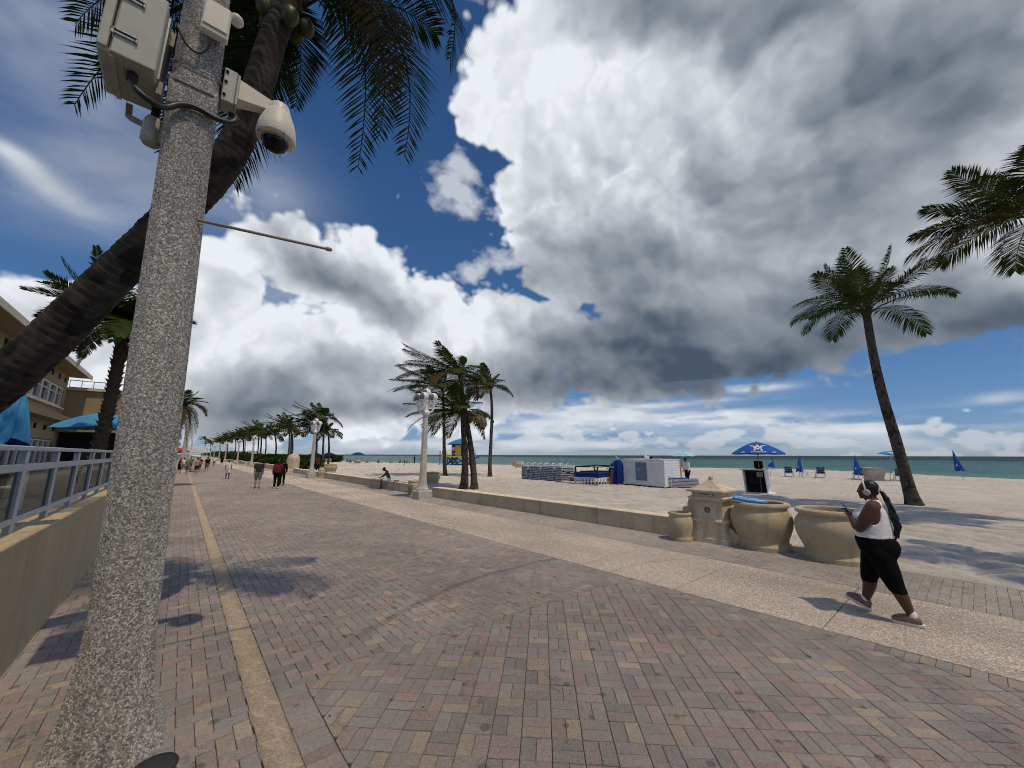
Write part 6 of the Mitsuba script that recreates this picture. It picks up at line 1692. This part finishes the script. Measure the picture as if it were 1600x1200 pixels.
lgl = limb((V(.985, .80, -.115), .146), (V(.925, .58, -.11), .119), (V(.885, .43, -.10), .090), (V(.865, .375, -.10), .086))
lgr = limb((V(1.06, .80, .115), .146), (V(1.115, .60, .11), .121), (V(1.16, .455, .10), .091), (V(1.163, .405, .10), .086))
lm = m3.Manifold.batch_boolean(hipm + lgl + lgr, m3.OpType.Add).trim_by_plane([0., 0., -1.], -1.02).trim_by_plane([0., -.12, .993], -.12 * .865 + .993 * .352)
v, f = arr(lm.refine_to_length(.016))
tt = trimesh.Trimesh(v, f, process=True)
trimesh.smoothing.filter_taubin(tt, lamb=.5, nu=-.52, iterations=5)
part(wk, 'leggings', (np.array(tt.vertices), np.array(tt.faces)), M['black_cloth'], smooth=True)
hr = [EL(HC + [0, -.020, .020], (.088, .103, .112))]
hair = m3.Manifold.batch_boolean(hr, m3.OpType.Add).trim_by_plane([0., -.80, .60], float((HC + [0, .055, -.005]) @ np.array([0, -.80, .60])))
part(wk, 'hair', arr(hair.refine_to_length(.02)), M['hair'], smooth=True)
strands = []
for q_ in range(9):
    a_ = q_ * 2.4
    r_ = .006 + .021 * (q_ % 3) / 2
    line = smooth_path([HC + [0, -.10, .0], V(.885, 1.575), V(.835, 1.46, -.01), V(.80, 1.31, -.02), V(.785, 1.19, -.03), V(.795, 1.09, -.03), V(.81 + .01 * math.sin(a_), 1.02 + .03 * math.cos(a_ * 3), -.03)], 16)
    t_ = np.linspace(0, 1, 16)
    off_ = r_ * np.minimum(1, t_ * 3)[:, None] * np.column_stack([np.cos(a_ + 5 * t_), np.sin(a_ + 5 * t_) + .35 * np.sin(14 * t_ + a_), 0 * t_])
    rad_ = .0185 * (1 - .65 * t_ ** 3) * np.minimum(1, .75 + t_)
    strands += limb(*[(p_, float(k_)) for p_, k_ in zip(line + off_, rad_)])
tail = fuse(strands, .014, 1)
tv = tail[0] + (meshkit.fbm(tail[0] * [70, 70, 12], 3, 2) - .5)[:, None] * np.array([.03, .03, .0])
pt = part(wk, 'ponytail', (tv, tail[1]), M['hair'], smooth=True)
part(pt, 'hair_tie', tube([HC + np.array([.036 * math.cos(a_), -.112 - .01 * math.sin(a_), .0 + .036 * math.sin(a_)]) for a_ in np.linspace(0, 2 * math.pi, 13)], .010, 6), M['white_cloth'], smooth=True)
hp = part(wk, 'headphones', cat(tube([HC + np.array([.098 * math.cos(a_), .010 + .028 * math.sin(a_), -.02 + .152 * math.sin(a_)]) for a_ in np.linspace(-.05, math.pi + .05, 21)], .0105, 8)), M['sole'], smooth=True)
for sx in (-1, 1):
    cup = turn(lathe([(.0001, -.012), (.030, -.014), (.040, -.004), (.041, .010), (.032, .022), (.0001, .026)], 24), (0, 1, 0), (0, 0, 1), (sx, 0, 0), HC + np.array([sx * .088, .006, -.030]))
    part(hp, 'ear_cup', cup, M['pink_plastic'], smooth=35)
part(wk, 'eyes', cat(*[ball(HC + np.array([sx * .034, .092, -.002]), (.014, .008, .008), 1) for sx in (-1, 1)]), M['eye_white'], smooth=True)
for e, A_, Tt, Hh in (('l', V(.775, .085, -.095), V(.945, .030, -.10), V(.715, .035, -.09)), ('r', V(1.235, .115, .095), V(1.41, .150, .095), V(1.205, .055, .095))):
    ax_ = (Tt - Hh) / np.linalg.norm(Tt - Hh)
    upv = np.array([0, -ax_[2], ax_[1]])
    up_s = fuse(limb((A_ + [0, .0, -.005], .058), (Hh + ax_ * .035 + upv * .042, .052)) + limb((A_ + [0, .0, -.005], .056), (Hh + ax_ * .15 + upv * .040, .052)) + limb((Hh + ax_ * .035 + upv * .042, .052), (Hh + ax_ * .15 + upv * .036, .054), (Tt - ax_ * .01 + upv * .022, .038)), .014, 4)
    sh = part(wk, 'shoe', up_s, M['shoe'], smooth=True)
    pr_ = [(-.035, -.036), (.0, -.044), (.10, -.044), (.20, -.046), (.245, -.036), (.262, 0), (.245, .034), (.18, .047), (.09, .040), (.0, .042), (-.035, .034)]
    part(sh, 'sole', turn(prism(np.array(pr_), -.030, .000), ax_, (1, 0, 0), upv, Hh + upv * .004), M['sole'], smooth=25)
    part(sh, 'sock', fuse(limb((A_ + [0, 0, .055], .047), (A_ + [0, 0, .02], .049)), .016, 2), M['white_cloth'], smooth=True)
    part(sh, 'swoosh', turn(prism(np.array([(.05, .004), (.09, -.010), (.17, .012), (.095, .002)]), 0, .004), ax_, upv, (-1, 0, 0), Hh + upv * .03 + np.array([-.047, 0, 0])), M['sole'])
ph = thing('phone', 'dark phone held up in the walking person hands', 'phone')
part(ph, 'body', turn(box((0, 0, 0), (.075, .155, .010), bevel=.004), (1, 0, 0), (0, .52, .85), (0, -.85, .52), (7.205, 1.275, 1.335)), M['phone'])
